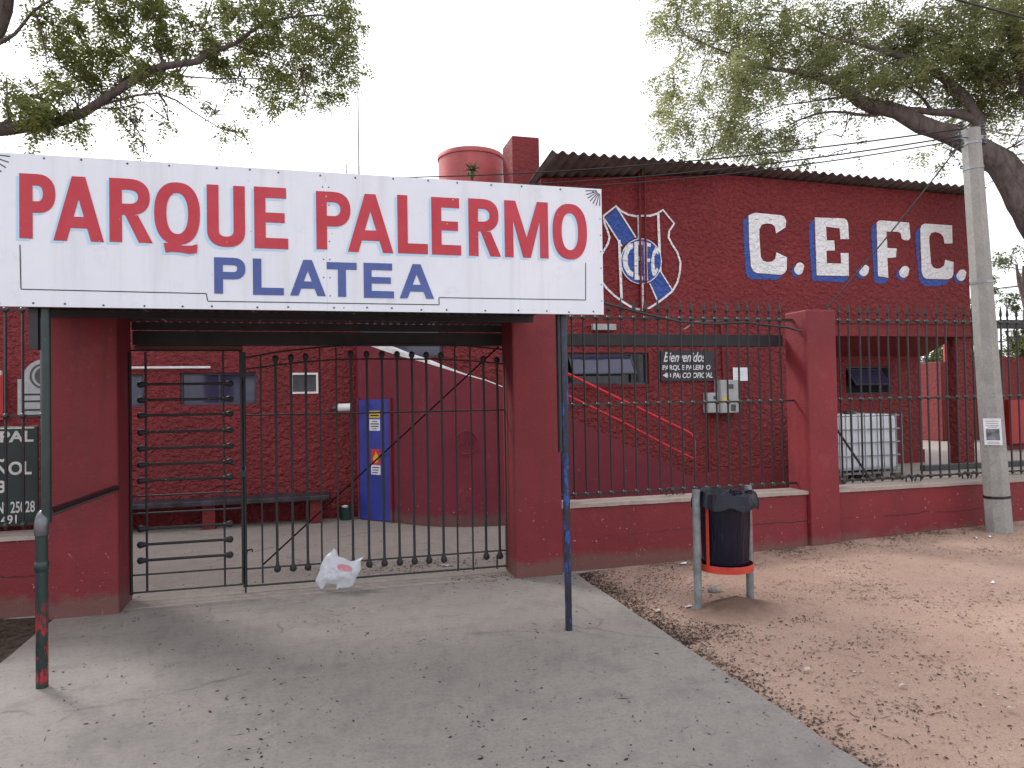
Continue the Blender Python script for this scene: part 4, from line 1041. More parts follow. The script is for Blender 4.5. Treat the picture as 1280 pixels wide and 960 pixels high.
# ------------------------------------------------------------------ IBC tank, plank
IX1 = at(1127, 550, 9.75).x; IX0 = IX1-1.18; IY0 = 9.75; IY1 = 10.72; ZT0 = .301
ib = Thing('water_container', 'white cubic water container in a steel cage on a pallet', 'container', ((IX0+IX1)/2, 10.2, ZT0))
def rbox(x0, x1, y0, y1, z0, z1, r, n=5):
    pts = []
    for cx, cyy, a in ((x1-r,y1-r,0),(x0+r,y1-r,90),(x0+r,y0+r,180),(x1-r,y0+r,270)):
        for i in range(n+1): t = R(a+90*i/n); pts.append((cx+r*math.cos(t), cyy+r*math.sin(t)))
    m = MB(); lev = []
    for i in range(n+1): t = R(90*i/n); lev.append((z0+r-r*math.cos(t), r-r*math.sin(t)))
    lev += [(z1-r+r*math.sin(R(90*i/n)), r-r*math.cos(R(90*i/n))) for i in range(n+1)]
    cx, cyy = (x0+x1)/2, (y0+y1)/2; k = len(pts)
    for z, ins in lev:
        for (x, y) in pts: m.v.append((cx+(x-cx)*(1-ins/((x1-x0)/2)*.9), cyy+(y-cyy)*(1-ins/((y1-y0)/2)*.9), z))
    for i in range(len(lev)-1):
        for j in range(k): m.f.append((i*k+j, i*k+(j+1)%k, (i+1)*k+(j+1)%k, (i+1)*k+j))
    m.f += [tuple(reversed(range(k))), tuple((len(lev)-1)*k+j for j in range(k))]; return m
izt = at(1100, 518, IY0).z; izb = at(1100, 588, IY0).z
ib.part('bottle', rbox(IX0+.03, IX1-.03, IY0+.03, IY1-.03, izb, izt, .09), M['ibc'], True)
ib.part('lid', MB().lathe([(.1,izt-.01),(.1,izt+.04),(.09,izt+.05)], ((IX0+IX1)/2, 10.2, 0), 16), M['bucket'], True)
m = MB()
for z in np.linspace(izb+.03, izt-.02, 5):
    z = float(z); m.tube([(IX0,IY0,z),(IX1,IY0,z),(IX1,IY1,z),(IX0,IY1,z),(IX0,IY0,z)], .011, 6)
for i in range(11):
    x = IX0+(IX1-IX0)*i/10; m.tube([(x,IY0-.012,izb-.02),(x,IY0-.012,izt+.01)], .010, 6); m.tube([(x,IY1+.012,izb-.02),(x,IY1+.012,izt+.01)], .010, 6)
for i in range(1, 8):
    y = IY0+(IY1-IY0)*i/8
    for xx in (IX0-.012, IX1+.012): m.tube([(xx,y,izb-.02),(xx,y,izt+.01)], .010, 6)
ib.part('cage', m, M['galv'], True)
for i in range(3):
    y = IY0+.0+(IY1-IY0-.1)*i/2
    for j in range(3):
        x = IX0+(IX1-IX0-.15)*j/2; ib.part('pallet_block', MB().box((x,y,ZT0),(x+.15,y+.1,izb-.05)), M['wood_dark'])
ib.part('pallet_deck', MB().box((IX0,IY0,izb-.049),(IX1,IY1,izb-.021)), M['galv'])
a, b = at(1041, 522, 9.6), floor_at(1092, 608, .33); b = at(1090, 607, 9.0); b.z = max(b.z, .02)
a = at(1041, 525, 7.32); b = at(1089, 606, 7.10)
tag(part('iron_bar', MB().tube([Vector((a.x,7.36,a.z)), Vector((b.x,7.09,.675))], .013, 6), M['cable']), 'thin dark bar leaning inside the fence in front of the water container', 'bar')

# ------------------------------------------------------------------ utility pole, poster, cables
up0, up1 = Vector((7.52, 6.45, -.1)), None
pt = at(1213, 162, 6.45); pb = at(1250, 668, 6.45)
base = Vector((pb.x, 6.45, 0)); topp = Vector((pt.x, 6.45, pt.z))
ut = Thing('utility_pole', 'octagonal grey concrete utility pole leaning slightly left', 'pole', base)
dirp = (topp-base); base2 = base-dirp.normalized()*.12
ut.part('shaft', MB().tube([base2, base, topp], [.142,.139,.100], 8), M['pole'])
def onp(t): return base+dirp*t
for t in (.905, .63, .115, .965):
    rr = .140+(.100-.139)*t
    m = MB().tube([onp(t)-dirp.normalized()*.014, onp(t)+dirp.normalized()*.014], rr+.005, 8); ut.part('steel_band', m, M['galv'] if t > .2 else M['cable'])
for i, (dx, dz) in enumerate(((-.17,-.18),(-.20,-.10),(.14,-.12),(-.16,.02),(.13,.04))):
    c = topp+Vector((dx, -.03, dz)); ut.part('insulator', MB().lathe([(.015,-.05),(.035,-.04),(.022,-.02),(.038,0),(.022,.02),(.032,.035),(.012,.045)], c, 10), M['elbow'], True)
m = MB().box((topp.x-.22, topp.y-.05, topp.z-.11),(topp.x+.18, topp.y-.02, topp.z-.07)); ut.part('crossarm', m, M['galv'])
# poster
pc = at(1246, 540, 6.29); t = (pc.z-base.z)/dirp.z; ctr = onp(t)
g0 = math.atan2(-(ctr.y-0), 0-ctr.x)
pv_ = Vector((-ctr.x, -ctr.y, 0)).normalized(); psd = Vector((-pv_.y, pv_.x, 0)); 
if psd.x < 0: psd = -psd
ps = Thing('paper_poster', 'white paper poster with a dark photo stuck to the utility pole', 'poster', pc)
pcc = ctr + pv_*.139 + psd*.005; uz = dirp.normalized()
ps.part('sheet', MB().obox(pcc, psd, pv_, uz, .082, .001, .145), M['paper'])
ps.part('photo', MB().obox(pcc+pv_*.002-uz*.03, psd, pv_, uz, .062, .0006, .062), M['photo'])
m = MB()
for z, w_ in ((.115,.06),(.09,.055),(.068,.06),(.05,.045),(-.112,.05),(-.128,.06)): m.obox(pcc+pv_*.002+uz*z, psd, pv_, uz, w_, .0005, .0045)
ps.part('print', m, M['grey_box'])
def cable(label, a, b, sag, r=.008, n=24, cat='cable', grp=None, mat='cable'):
    a, b = Vector(a), Vector(b); pts = [a.lerp(b, i/n)-Vector((0,0,sag*4*(i/n)*(1-i/n))) for i in range(n+1)]
    return tag(part('overhead_cable', MB().tube(pts, r, 6), M[mat], smooth=True), label, cat, grp)
tp = lambda dx, dz: topp+Vector((dx, -.04, dz))
grp = 'cables strung from the utility pole'
cable('upper cable from the utility pole across the roof edge to the water tank', tp(-.17,-.02), at(480, 222, 10.6), .12, .009, grp=grp)
cable('middle cable from the utility pole passing in front of the roof sheets', tp(-.19,-.10), at(480, 233, 10.2), .16, .009, grp=grp)
cable('lower cable from the utility pole passing just above the sign corner', tp(-.17,-.14), at(560, 238, 9.6), .14, .008, grp=grp)
cable('thin guy wire slanting down from the pole across the C.E.F.C. letters', tp(-.2,-.2), at(1033, 386, 6.9), .03, .008, grp=grp)
cable('cable slanting across the top right corner of the sky', at(1190, -2, 5.2), at(1330, 36, 5.2), .0, .010, grp=grp)
cable('cable from the pole head away to the right through the tree', tp(.13,.0), at(1330, 160, 9.5), .1, .007, grp=grp)
pts = [at(752,378,6.6), at(800,391,6.75), at(850,402,6.85), at(890,405,6.9), at(930,403,6.9), at(985,409.5,6.88), at(1002,414,6.74)]
tag(part('black_cable', MB().tube(pts, .012, 8), M['cable'], smooth=True), 'thick black cable sagging along the fence tips right of the sign', 'cable')
pts = [at(855,412,6.98), at(870,402,6.98), at(900,401,6.97), at(940,400,6.97), at(990,402,6.97)]
tag(part('grey_cable', MB().tube(pts, .007, 6), M['galv'], smooth=True), 'thin grey cable tied along the fence top rail', 'cable')
airplant('spiky grey air plant growing on the cables in front of the water tank', at(590, 214, 9.9), .16, 3)
airplant('small green tuft growing on top of the red drain pipes', at(803, 212, 10.9), .13, 5)

# ------------------------------------------------------------------ trash bin and its liner
bx = Thing('trash_bin', 'trash bin with orange ring hung between two grey tube posts', 'trash bin', (3.15, 5.2, 0))
P0, P1 = Vector((2.872,5.20,0)), Vector((3.42,5.33,0))
for p, px in ((P0, (875,612)), (P1, (936,606.5))):
    tz_ = at(*px, p.y); bx.part('post', MB().tube([(p.x,p.y,-.1),(p.x+.004,p.y,tz_.z)], .031, 14), M['galv_post'], True)
bc = (P0+P1)/2+Vector((.005,-.02,0)); RB = .196; zr = at(910, 714, 5.05).z
bx.part('bottom_ring', MB().lathe([(RB+.012,zr-.03),(RB+.018,zr-.03),(RB+.018,zr+.025),(RB+.012,zr+.025),(RB+.012,zr-.03)], (bc.x,bc.y,0), 28, False), M['orange'], True)
bx.part('floor_plate', MB().lathe([(RB+.011,zr-.028),(RB+.011,zr-.022)], (bc.x,bc.y,0), 28), M['orange'])
bx.part('top_ring', MB().lathe([(RB+.012,.86),(RB+.018,.86),(RB+.018,.89),(RB+.012,.89),(RB+.012,.86)], (bc.x,bc.y,0), 28, False), M['orange'], True)
for a in (200, 268+60, 90, 30):
    d = Vector((math.cos(R(a)), math.sin(R(a)), 0)); s_ = Vector((-d.y, d.x, 0)); bx.part('upright_strip', MB().obox(bc+d*(RB+.015)+Vector((0,0,(zr+.88)/2)), s_, d, Vector((0,0,1)), .014, .002, (.88-zr)/2), M['orange'])
lz = .895
prof = [(.02,zr-.018),(RB*.88,zr-.018),(RB*.93,zr+.02),(RB*.95,zr+.2),(RB*.96,.6),(RB*.98,.8),(RB,lz),(RB+.015,lz+.035),(RB+.045,lz+.03),(RB+.062,lz-.03),(RB+.067,lz-.085),(RB+.055,lz-.083),(RB+.04,lz-.02)]
def wob(g, i):
    n_ = noise.noise((math.cos(g)*2.2, math.sin(g)*2.2, i*.25)); n2 = noise.noise((math.cos(g)*7, math.sin(g)*7, i*.12))
    fold = abs(noise.noise((math.cos(g-.05*i)*11, math.sin(g-.05*i)*11, i*.05)))
    return 1+(.02*n_+.03*n2-.10*fold*(1 < i < 7))*(1 if i > 1 else .3)+ ((.05*n_+.06*n2+.02*math.sin(5*g+1))*(i > 7))
m = MB().lathe(prof, (bc.x,bc.y,0), 72, False, wob)
m.v = [(x, y, z+((.030*noise.noise((x*9, y*9, 4))+.018*noise.noise((x*24, y*24, 9))) if z > lz-.12 else 0)) for x, y, z in m.v]
ln_ = part('bin_liner', m, M['liner'], smooth=True); tag(ln_, 'black plastic bag lining the trash bin, folded over its rim', 'trash bag')
s2 = ln_.modifiers.new('thick', 'SOLIDIFY'); s2.thickness = .002

# ------------------------------------------------------------------ plastic bag at the gate
oc = [(470,190),(520,225),(550,330),(640,350),(740,400),(800,395),(960,320),(905,400),(910,530),(870,620),(830,680),(780,790),(720,850),(640,852),(560,850),(520,870),(525,770),(440,762),(350,760),(300,850),(260,850),(220,790),(180,720),(220,630),(250,560),(262,490),(280,430),(350,320),(440,250)]
bo = floor_at(420, 737); bo = Vector((bo.x, 6.85, 0))
opt = [((q := at(380+x/12.8, 670+y/12.8, 6.85)).x-bo.x, max(.004, q.z)) for x, y in oc]
dense = []
for i in range(len(opt)):
    a, b = Vector(opt[i]), Vector(opt[(i+1) % len(opt)]); k = max(1, int((b-a).length/.012))
    for j in range(k): dense.append(a.lerp(b, j/k))
nE = len(dense); pts = list(dense)
def inside(p):
    c = False
    for i in range(nE):
        a, b = dense[i], dense[i-1]
        if (a.y > p.y) != (b.y > p.y) and p.x < (b.x-a.x)*(p.y-a.y)/(b.y-a.y)+a.x: c = not c
    return c
def dedge(p): return min((p-q).length for q in dense)
for zx in np.arange(-.26, .26, .011):
    for zz in np.arange(0, .42, .011):
        p = Vector((float(zx)+random.uniform(-.003,.003), float(zz)+random.uniform(-.003,.003)))
        if inside(p) and dedge(p) > .006: pts.append(p)
vo, eo, fo, *_ = delaunay_2d_cdt(pts, [(i, (i+1) % nE) for i in range(nE)], [], 1, 1e-6)
def ht(p, sgn_):
    d = min(dedge(p), .11); puff = math.sqrt(d/.11)*.075
    n_ = 1-abs(noise.noise((p.x*9+3*sgn_, p.y*9, 2+sgn_)))*2.0; n2 = 1-abs(noise.noise((p.x*22, p.y*22, 7+sgn_)))*2
    return sgn_*puff*(.75+.35*n_+.2*n2)
fo = [f for f in fo if inside((vo[f[0]]+vo[f[1]]+vo[f[2]])/3)]
m = MB(); n = len(vo)
m.v = [(v.x, ht(v, -1)-.02*noise.noise((v.x*6, v.y*6, 1)), v.y) for v in vo] + [(v.x, ht(v, 1)*.8-.02*noise.noise((v.x*6, v.y*6, 1)), v.y) for v in vo]
m.f = [tuple(f) for f in fo] + [tuple(i+n for i in reversed(f)) for f in fo]
bag = part('plastic_bag', m, M['bag_white'], smooth=True, loc=bo); tag(bag, 'crumpled thin white plastic bag with red print lying against the gate', 'plastic bag')

# ------------------------------------------------------------------ litter
def scrap(label, px, py, w, h, seed, mat='paper', name='paper_scrap', thick=.004):
    random.seed(seed); c = floor_at(px, py); c.z = max(gz(c.x, c.y) if c.x > 2.4 else 0, 0)+.006
    m = MB(); n = 7; ang = random.uniform(0, 3)
    rim = []
    for i in range(n):
        t = 2*math.pi*i/n+random.uniform(-.25,.25); k = random.uniform(.75, 1.1); x, y = math.cos(t)*w*k, math.sin(t)*h*k
        rim.append((x*math.cos(ang)-y*math.sin(ang), x*math.sin(ang)+y*math.cos(ang), random.uniform(0, .02)))
    vs = [(0,0,.012)] + rim + [(0,0,.006)] + [(a,b,z-thick) for a, b, z in rim]
    fs = [(0,i+1,(i+1)%n+1) for i in range(n)] + [(n+1,n+2+(i+1)%n,n+2+i) for i in range(n)] + [(i+1,n+2+i,n+2+(i+1)%n,(i+1)%n+1) for i in range(n)]
    m.add(vs, fs); tag(part(name, m, M[mat], loc=c), label, 'litter', 'scraps of litter on the ground')
scrap('white paper scrap on the dirt left of the bin post', 861, 760, .05, .026, 1)
scrap('crumpled pale paper by the foot of the low wall left of the bin', 853, 708, .05, .035, 2)
scrap('pale crushed scrap on the dirt left of the bin, near the path edge', 821, 764, .045, .03, 3, 'pale_bits')
for i, (x, y, lb) in enumerate(((1256,681,'large white scrap on the dirt below the utility pole'),(1220,688,'small pale scrap on the dirt left of the utility pole foot'),(1237,687,'white scrap in the row below the utility pole'),(1241,735,'white scrap alone on the dirt, nearer than the scraps by the pole'),(1009,839,'pale scrap on the open dirt in front of the bin'),(1130,860,'pale scrap flat on the dirt in the lower right'),(1264,888,'pale scrap near the lower right corner'))):
    scrap(lb, x, y, .028, .017, 10+i, 'paper' if i in (0, 2, 3) else 'pale_bits')
scrap('white litter on the yard floor behind the gate, at the right', 556, 708.5, .05, .03, 31)
m = MB().ball((0,0,0), .05, 10, 7, (1.25,.9,.72)); m.v = [tuple(Vector(v)*(1+.25*noise.noise(Vector(v)*22))) for v in m.v]
c = floor_at(893, 742); c.z = gz(c.x, c.y)+.02
tag(part('loose_stone', m, M['stone'], smooth=True, loc=c), 'fist sized grey stone on the dirt under the trash bin', 'stone')
def flakes(name, pos, size, mat, lift=.006, long=2.4, curl=.5):
    n = len(pos); pos = np.asarray(pos, float); a = rng.uniform(0, 2*np.pi, n); l = size*rng.uniform(.5, 1.5, n); w = l/long*rng.uniform(.5, 1.2, n)
    d = np.stack([np.cos(a), np.sin(a), rng.uniform(-.25,.35,n)*curl], 1); e = np.stack([-np.sin(a), np.cos(a), rng.uniform(-.4,.4,n)*curl], 1)
    c = pos + np.array([0,0,lift]); v = np.empty((n,4,3))
    v[:,0] = c-d*l[:,None]/2; v[:,1] = c-e*w[:,None]/2; v[:,2] = c+d*l[:,None]/2; v[:,3] = c+e*w[:,None]/2
    me = bpy.data.meshes.new(name); me.from_pydata(v.reshape(-1,3), [], np.arange(n*4).reshape(n,4).tolist())
    return me
def litter(name, label, pos, size, mat, **k):
    o = link(name, flakes(name, pos, size, mat, **k), M[mat]); o['kind'] = 'stuff'; o['label'] = label; return o
def zs(x, y): return gz(x, y) if x > 2.41 else (0.0 if y < 6.75 else .004)
P = []
def scatter(n, fx, fy, keep=lambda x, y: 1.0):
    out = []
    while len(out) < n:
        x, y = fx(), fy()
        if rng.random() < keep(x, y): out.append((x, y, zs(x, y)))
    return out
U = lambda a, b: (lambda: float(rng.uniform(a, b)))
clumpy = lambda x, y: max(0, min(1, .25+1.6*noise.noise((x*1.6, y*1.6, 8))))
P += scatter(5200, U(2.41, 9), U(2.0, 6.75), clumpy) + scatter(2500, U(2.41, 9), U(2.0, 6.75))
P += scatter(2600, U(2.41, 7.8), lambda: 6.76-abs(float(rng.normal(0, .16))), lambda x, y: max(0, min(1, .4+1.5*noise.noise((x*2.2, 3, 1)))))
P += scatter(2800, lambda: 2.42+abs(float(rng.normal(0, .13))), U(4.6, 6.7))
P += scatter(900, lambda: 2.42+abs(float(rng.normal(0, .08))), U(2.5, 4.8))
P += scatter(700, lambda: float(rng.normal(2.95, .3)), lambda: float(rng.normal(6.2, .25)), lambda x, y: 1.0 if x > 2.41 and y < 6.76 else 0)
P += scatter(500, lambda: float(rng.normal(2.75, .16)), lambda: float(rng.normal(4.75, .16)), lambda x, y: 1.0 if x > 2.41 else 0)
for _ in range(26):
    cx_, cy_ = float(rng.uniform(2.6, 8.2)), float(rng.uniform(3.0, 6.6)); sx_ = float(rng.uniform(.06, .22))
    P += scatter(int(rng.integers(25, 90)), lambda: float(rng.normal(cx_, sx_)), lambda: float(rng.normal(cy_, sx_*.5)), lambda x, y: 1.0 if x > 2.41 and y < 6.76 else 0)
litter('leaf_litter', 'dark fallen leaflets scattered over the dirt and along the wall', P, .021, 'dry')
litter('twig_litter', 'thin brown twigs and leaf stalks on the dirt', scatter(900, U(2.41, 9), U(2.0, 6.7), clumpy), .07, 'dry2', long=13)
litter('pebble_grit', 'pale grit and pebbles in the dirt', scatter(2600, U(2.41, 9), U(2.0, 6.7)), .014, 'pale_bits', long=1.3, lift=.005)
litter('soil_litter', 'dense dead leaflets on the soil at the left', [(x, y, .012) for x, y, _ in scatter(3500, U(-4.5, -2.06), U(3.5, 6.75))], .035, 'dry2')
litter('path_litter', 'sparse dark leaf bits on the concrete path', scatter(420, U(-2.0, 2.38), U(2.2, 6.7), clumpy) + scatter(160, U(1.2, 1.95), lambda: 6.9-abs(float(rng.normal(0, .16))), lambda x, y: 1.0 if y < 6.74 or y > 6.76 else 0), .026, 'dry', lift=.003)
litter('path_grit', 'tiny dark specks scattered over the concrete path', scatter(1500, U(-2.0, 2.38), U(1.9, 6.7)), .011, 'dry2', lift=.003, long=1.7)
litter('path_twigs', 'thin curved stalks on the concrete path', scatter(110, U(-2.0, 2.38), U(2.2, 6.6)), .075, 'dry', long=22, lift=.003)
litter('yard_litter', 'brown leaves drifted on the yard floor behind the gate', scatter(520, lambda: float(rng.normal(.9, .55)), lambda: float(rng.normal(7.55, .16)), lambda x, y: 1.0 if 7.1 < y else 0) + scatter(200, U(-1.6, 3), U(7.0, 9.3)), .03, 'dry2', lift=.003)

# ------------------------------------------------------------------ right background
m = MB().box((16.85, 16.6, .302), (20.3, 19.6, at(1190,452,16.6).z)); tag(part('red_block', m, M['stucco_soft'], bev=.02), 'plain red masonry block standing beyond the porch', 'wall')
p = at(1182.5, 432, 16.9); tag(part('red_post', MB().tube([(p.x,16.9,at(1182,452,16.6).z-.0),(p.x,16.9,4.6)], .07, 10), M['red_pipe']), 'round red post on top of the masonry block beyond the porch', 'post')
x0 = at(1232, 445, 13.5).x
tag(part('red_wall', MB().box((x0, 13.5, .302), (x0+6, 13.7, at(1250,446,13.5).z)), M['stucco_soft']), 'red wall right of the utility pole behind the fence', 'wall')
r6 = fr(1261, 500, 1330, 552, 13.4); tag(part('bright_board', MB().box((r6[0],13.40,r6[2]),(r6[1],13.498,r6[3])), M['red_bright']), 'bright red panel leaning on the wall right of the utility pole', 'board')
p = at(1252, 400, 13.4); q = fr(1249, 400, 1400, 412, 13.6)
tg = Thing('red_gateway', 'dark beam on a red post over the wall right of the utility pole', 'gateway', (p.x, 13.6, 2))
tg.part('post', MB().box((p.x-.03,13.55,at(1250,446,13.5).z+.002),(p.x+.05,13.65,q[2])), M['red_pipe']); tg.part('beam', MB().box((q[0],13.52,q[2]+.001),(q[1],13.7,q[3])), M['beam'])
k0 = floor_at(1256, 575, .3); tag(part('concrete_block', MB().box((k0.x, 10.3, .302), (k0.x+2.5, 10.9, .72)), M['pole'], bev=.03), 'grey concrete block on the terrace right of the utility pole', 'block')
m = MB().box((10, 48, -.1), (70, 48.3, 3.3)); tag(part('pale_far_wall', m, M['bluegrey_wall']), 'long pale wall far behind the porch opening', 'wall')
mb = MB(); n = 60
for i in range(n+1):
    x = -300+900*i/n; z = 22+10*noise.noise((x*.006, 0, 3))+3*noise.noise((x*.03, 0, 3)); mb.v += [(x, 330, -1), (x, 345, z*.45), (x, 430, z), (x, 560, -1)]
for i in range(n):
    for j in range(3): mb.f.append((4*i+j, 4*i+4+j, 4*i+5+j, 4*i+1+j))
struct(part('hills', mb, M['hill'], smooth=True))

# ------------------------------------------------------------------ trees
def tree(label, limbs, clumps, trunk, leafmat, leafsize, nleaf, seed, twigr=.012, frond=.34, name='street_tree', droop=.5, grp='trees behind the sign and the clubhouse'):
    rs_ = random.Random(seed); g_ = np.random.default_rng(seed)
    t = Thing(name, label, 'tree', trunk[0][0], grp)
    mb = MB(); anchors = []
    allp = [trunk]+limbs
    for L in allp:
        pts = [Vector(p) for p, r in L]; rr = [r for p, r in L]; P_, R_ = [], []
        for i in range(len(pts)-1):
            k = max(2, int((pts[i+1]-pts[i]).length/.22))
            for j in range(k):
                f = j/k; P_.append(pts[i].lerp(pts[i+1], f)); R_.append(rr[i]+(rr[i+1]-rr[i])*f)
        P_.append(pts[-1]); R_.append(rr[-1])
        # smooth and roughen
        Q = [P_[0]]+[(P_[i-1]+P_[i]*2+P_[i+1])/4 for i in range(1, len(P_)-1)]+[P_[-1]]
        Q = [q+Vector((noise.noise(q*1.6), noise.noise(q*1.6+Vector((9,0,0))), noise.noise(q*1.6+Vector((0,9,0)))))*min(.10, r*.9+.03) for q, r in zip(Q, R_)]
        R_ = [r*(1+.16*noise.noise(q*3)) for q, r in zip(Q, R_)]
        mb.tube(Q, R_, 10 if R_[0] > .08 else 6)
        anchors += [(q, r) for q, r in zip(Q, R_)]
    cen = []
    for (c, rad, w) in clumps:
        c = Vector(c); cand = sorted(anchors, key=lambda ar: (ar[0]-c).length)[:4]; a, r = cand[rs_.randrange(min(2, len(cand)))]
        dist = (c-a).length; k = max(4, int(dist/.18)); pts = []
        bend = Vector((rs_.uniform(-1,1), rs_.uniform(-1,1), rs_.uniform(.0,1.2)))*dist*.16
        for i in range(k+1):
            f = i/k; p = a.lerp(c, f)+bend*math.sin(math.pi*f); p += Vector((noise.noise(p*3), noise.noise(p*3+Vector((5,5,5))), noise.noise(p*3+Vector((1,7,2)))))*.09*min(1, f*3); pts.append(p)
        r0 = min(r*.55, twigr*2.2+.008*dist); mb.tube(pts, [max(.004, r0*(1-.75*i/k)) for i in range(k+1)], 5, False)
        new = [(p, r0*.6) for p in pts[k//2:]]
        for s_ in range(5):                                 # finer twigs inside the clump
            p0 = pts[rs_.randrange(k//2, k+1)]; d = Vector((rs_.gauss(0,1)*rad[0], rs_.gauss(0,1)*rad[1], rs_.gauss(0,1)*rad[2]))*.6; q1 = p0+d*.5+Vector((rs_.uniform(-.1,.1),0,rs_.uniform(0,.12))); q2 = p0+d
            mb.tube([p0, q1, q2], [twigr*.8, twigr*.6, twigr*.3], 4, False)
        cen.append((c, rad, w))
    t.part('trunk', mb, M['bark'], True)
    wt = np.array([w*rad[0]*rad[2] for c, rad, w in cen]); wt /= wt.sum(); V = []
    per_ = 12; nf = int(nleaf/per_)
    cnt = g_.multinomial(nf, wt)
    for (c, rad, w), m_ in zip(cen, cnt):
        # sub-clumps make light and dark knots with gaps between
        ns = max(3, int(m_/9)); sub = g_.normal(0, .58, (ns, 3)); ln2 = np.linalg.norm(sub, axis=1); sub[ln2 > 1.05] *= .8
        idx = g_.integers(0, ns, m_); off = sub[idx]+g_.normal(0, .15, (m_, 3))
        p = np.array(c)+off*np.array(rad); 
        az = g_.uniform(0, 2*np.pi, m_); el = g_.uniform(-.9, .35, m_)-droop*.4
        d = np.stack([np.cos(az)*np.cos(el), np.sin(az)*np.cos(el), np.sin(el)], 1)
        s_ = np.stack([-np.sin(az), np.cos(az), g_.uniform(-.35,.35,m_)], 1)
        ln3 = frond*g_.uniform(.5, 1.15, m_)
        for i in range(per_//2):
            f = (i+.7)/(per_/2); cc_ = p+d*(ln3*f)[:,None]-np.array([0,0,1.])*(ln3*f*f*.35*droop)[:,None]
            for sd_ in (-1, 1):
                l = leafsize*g_.uniform(.65, 1.25, m_)*(1.1-.4*f); dd = s_*sd_+d*.45+g_.normal(0, .22, (m_,3)); dd /= np.linalg.norm(dd, axis=1)[:,None]
                nn = np.cross(dd, d+g_.normal(0,.25,(m_,3))); up2 = np.cross(nn, dd); up2 /= (np.linalg.norm(up2, axis=1)[:,None]+1e-9)
                w2 = l*.21; a0 = cc_; a1 = cc_+dd*(l*.5)[:,None]+up2*w2[:,None]; a2 = cc_+dd*l[:,None]-np.array([0,0,.12])*l[:,None]; a3 = cc_+dd*(l*.5)[:,None]-up2*w2[:,None]
                V.append(np.stack([a0,a1,a2,a3], 1))
    V = np.concatenate(V).reshape(-1, 3)-np.array(t.o.location); n = len(V)//4
    me = bpy.data.meshes.new('crown'); me.from_pydata(V, [], np.arange(n*4).reshape(n, 4).tolist())
    link('crown', me, leafmat, t.o); return t
def clump_px(lst, dep, rdep, seed, jit=.5, k=1.0):
    r_ = random.Random(seed); out = []
    for q in lst:
        x, y, rx, ry = q[:4]; w = q[4] if len(q) > 4 else 1.0
        D = dep(x, y)+r_.uniform(-jit, jit); c = deep(x, y, D); out.append((c, (rx/F*D*k, rdep*r_.uniform(.7,1.2), ry/F*D*k), w))
    return out
# left tree: trunk in front of the fence, out of frame to the left, limbs reaching over behind the sign
dl = lambda x, y: 7.0+.0028*max(0, x)
T0 = Vector((-7.2, 5.7, -.05))
lfork = Vector((-6.3, 6.2, 3.0))
left_limbs_ = [
 [(lfork, .17), (deep(-140,185,6.7), .15), (deep(-20,158,7.0), .085), (deep(45,156,7.1), .062), (deep(100,142,7.15), .055), (deep(150,105,7.25), .05), (deep(195,86,7.3), .046), (deep(222,80,7.4), .040), (deep(250,76,7.45), .036), (deep(256,62,7.5), .034), (deep(290,52,7.6), .028), (deep(330,30,7.8), .02), (deep(400,14,8.0), .012), (deep(440,30,8.1), .006)],
 [(lfork, .16), (deep(-60,120,6.8), .13), (deep(-8,68,6.9), .085), (deep(10,-20,7.0), .08), (deep(60,-130,7.2), .06)],
 [(deep(-4,58,6.9), .03), (deep(20,46,6.95), .02), (deep(36,18,7.0), .016), (deep(66,2,7.0), .014), (deep(120,-30,7.1), .01)],
 [(deep(42,14,7.0), .012), (deep(52,45,7.0), .010), (deep(60,80,7.0), .006)],
 [(deep(110,132,7.2), .018), (deep(200,110,7.3), .012), (deep(240,140,7.4), .008), (deep(280,162,7.5), .005)],
 [(deep(200,90,7.3), .012), (deep(280,98,7.5), .008), (deep(330,98,7.6), .005)],
 [(deep(290,52,7.6), .014), (deep(310,62,7.7), .01), (deep(360,80,7.8), .006), (deep(425,110,8.0), .003)],
]
left_limbs = [[(p, q_*.84) for p, q_ in L] for L in left_limbs_]
lc = [(40,125,38,26),(22,112,22,14),(55,140,40,12),(75,62,32,34),(95,90,26,20),(70,40,20,15),(130,22,30,34),(165,20,42,30),(185,58,40,26),(150,80,30,20),(192,92,18,14),(60,153,48,8),(130,130,14,9),(205,22,26,22),(250,25,38,30,.45),(255,62,20,20,.5),(300,18,35,22),(340,60,42,34),(370,20,42,28),(402,50,40,34),(425,80,20,30),(425,22,26,25),(300,100,30,18,.7),(275,88,22,12,.6),(340,105,32,15,.8),(165,168,20,12,.45),(180,188,22,7,.45),(160,150,16,10,.5),(212,150,28,9,.35),(275,145,14,14,.5),(295,168,14,14,.45),(380,122,10,7,.5),(110,60,20,25),(225,100,24,14,.6),(385,90,25,20)]
lc += [(80,148,16,7,1.3),(105,138,14,9,1.3),(28,156,22,7,1.3),(125,118,16,9,1.2),(150,108,16,9,1.2),(175,95,14,9,1.2),(245,70,14,8,.8),(320,35,26,14)]
lc += [(x, y, 55, 40, .8) for x, y in ((-60,60),(-90,-20),(0,-60),(90,-70),(180,-60),(270,-55),(360,-50),(60,-160),(200,-150),(320,-130),(-160,60),(-200,-60))]
tree('tree at the left with a mossy limb arching over the sign', left_limbs, clump_px(lc, dl, .55, 4, .35), [(T0, .24), (Vector((-7.05,5.75,1.2)), .20), (Vector((-6.7,6.0,2.2)), .18), (lfork, .17)], M['leaf_l'], .054, 76000, 11, .009, .20, droop=.6)
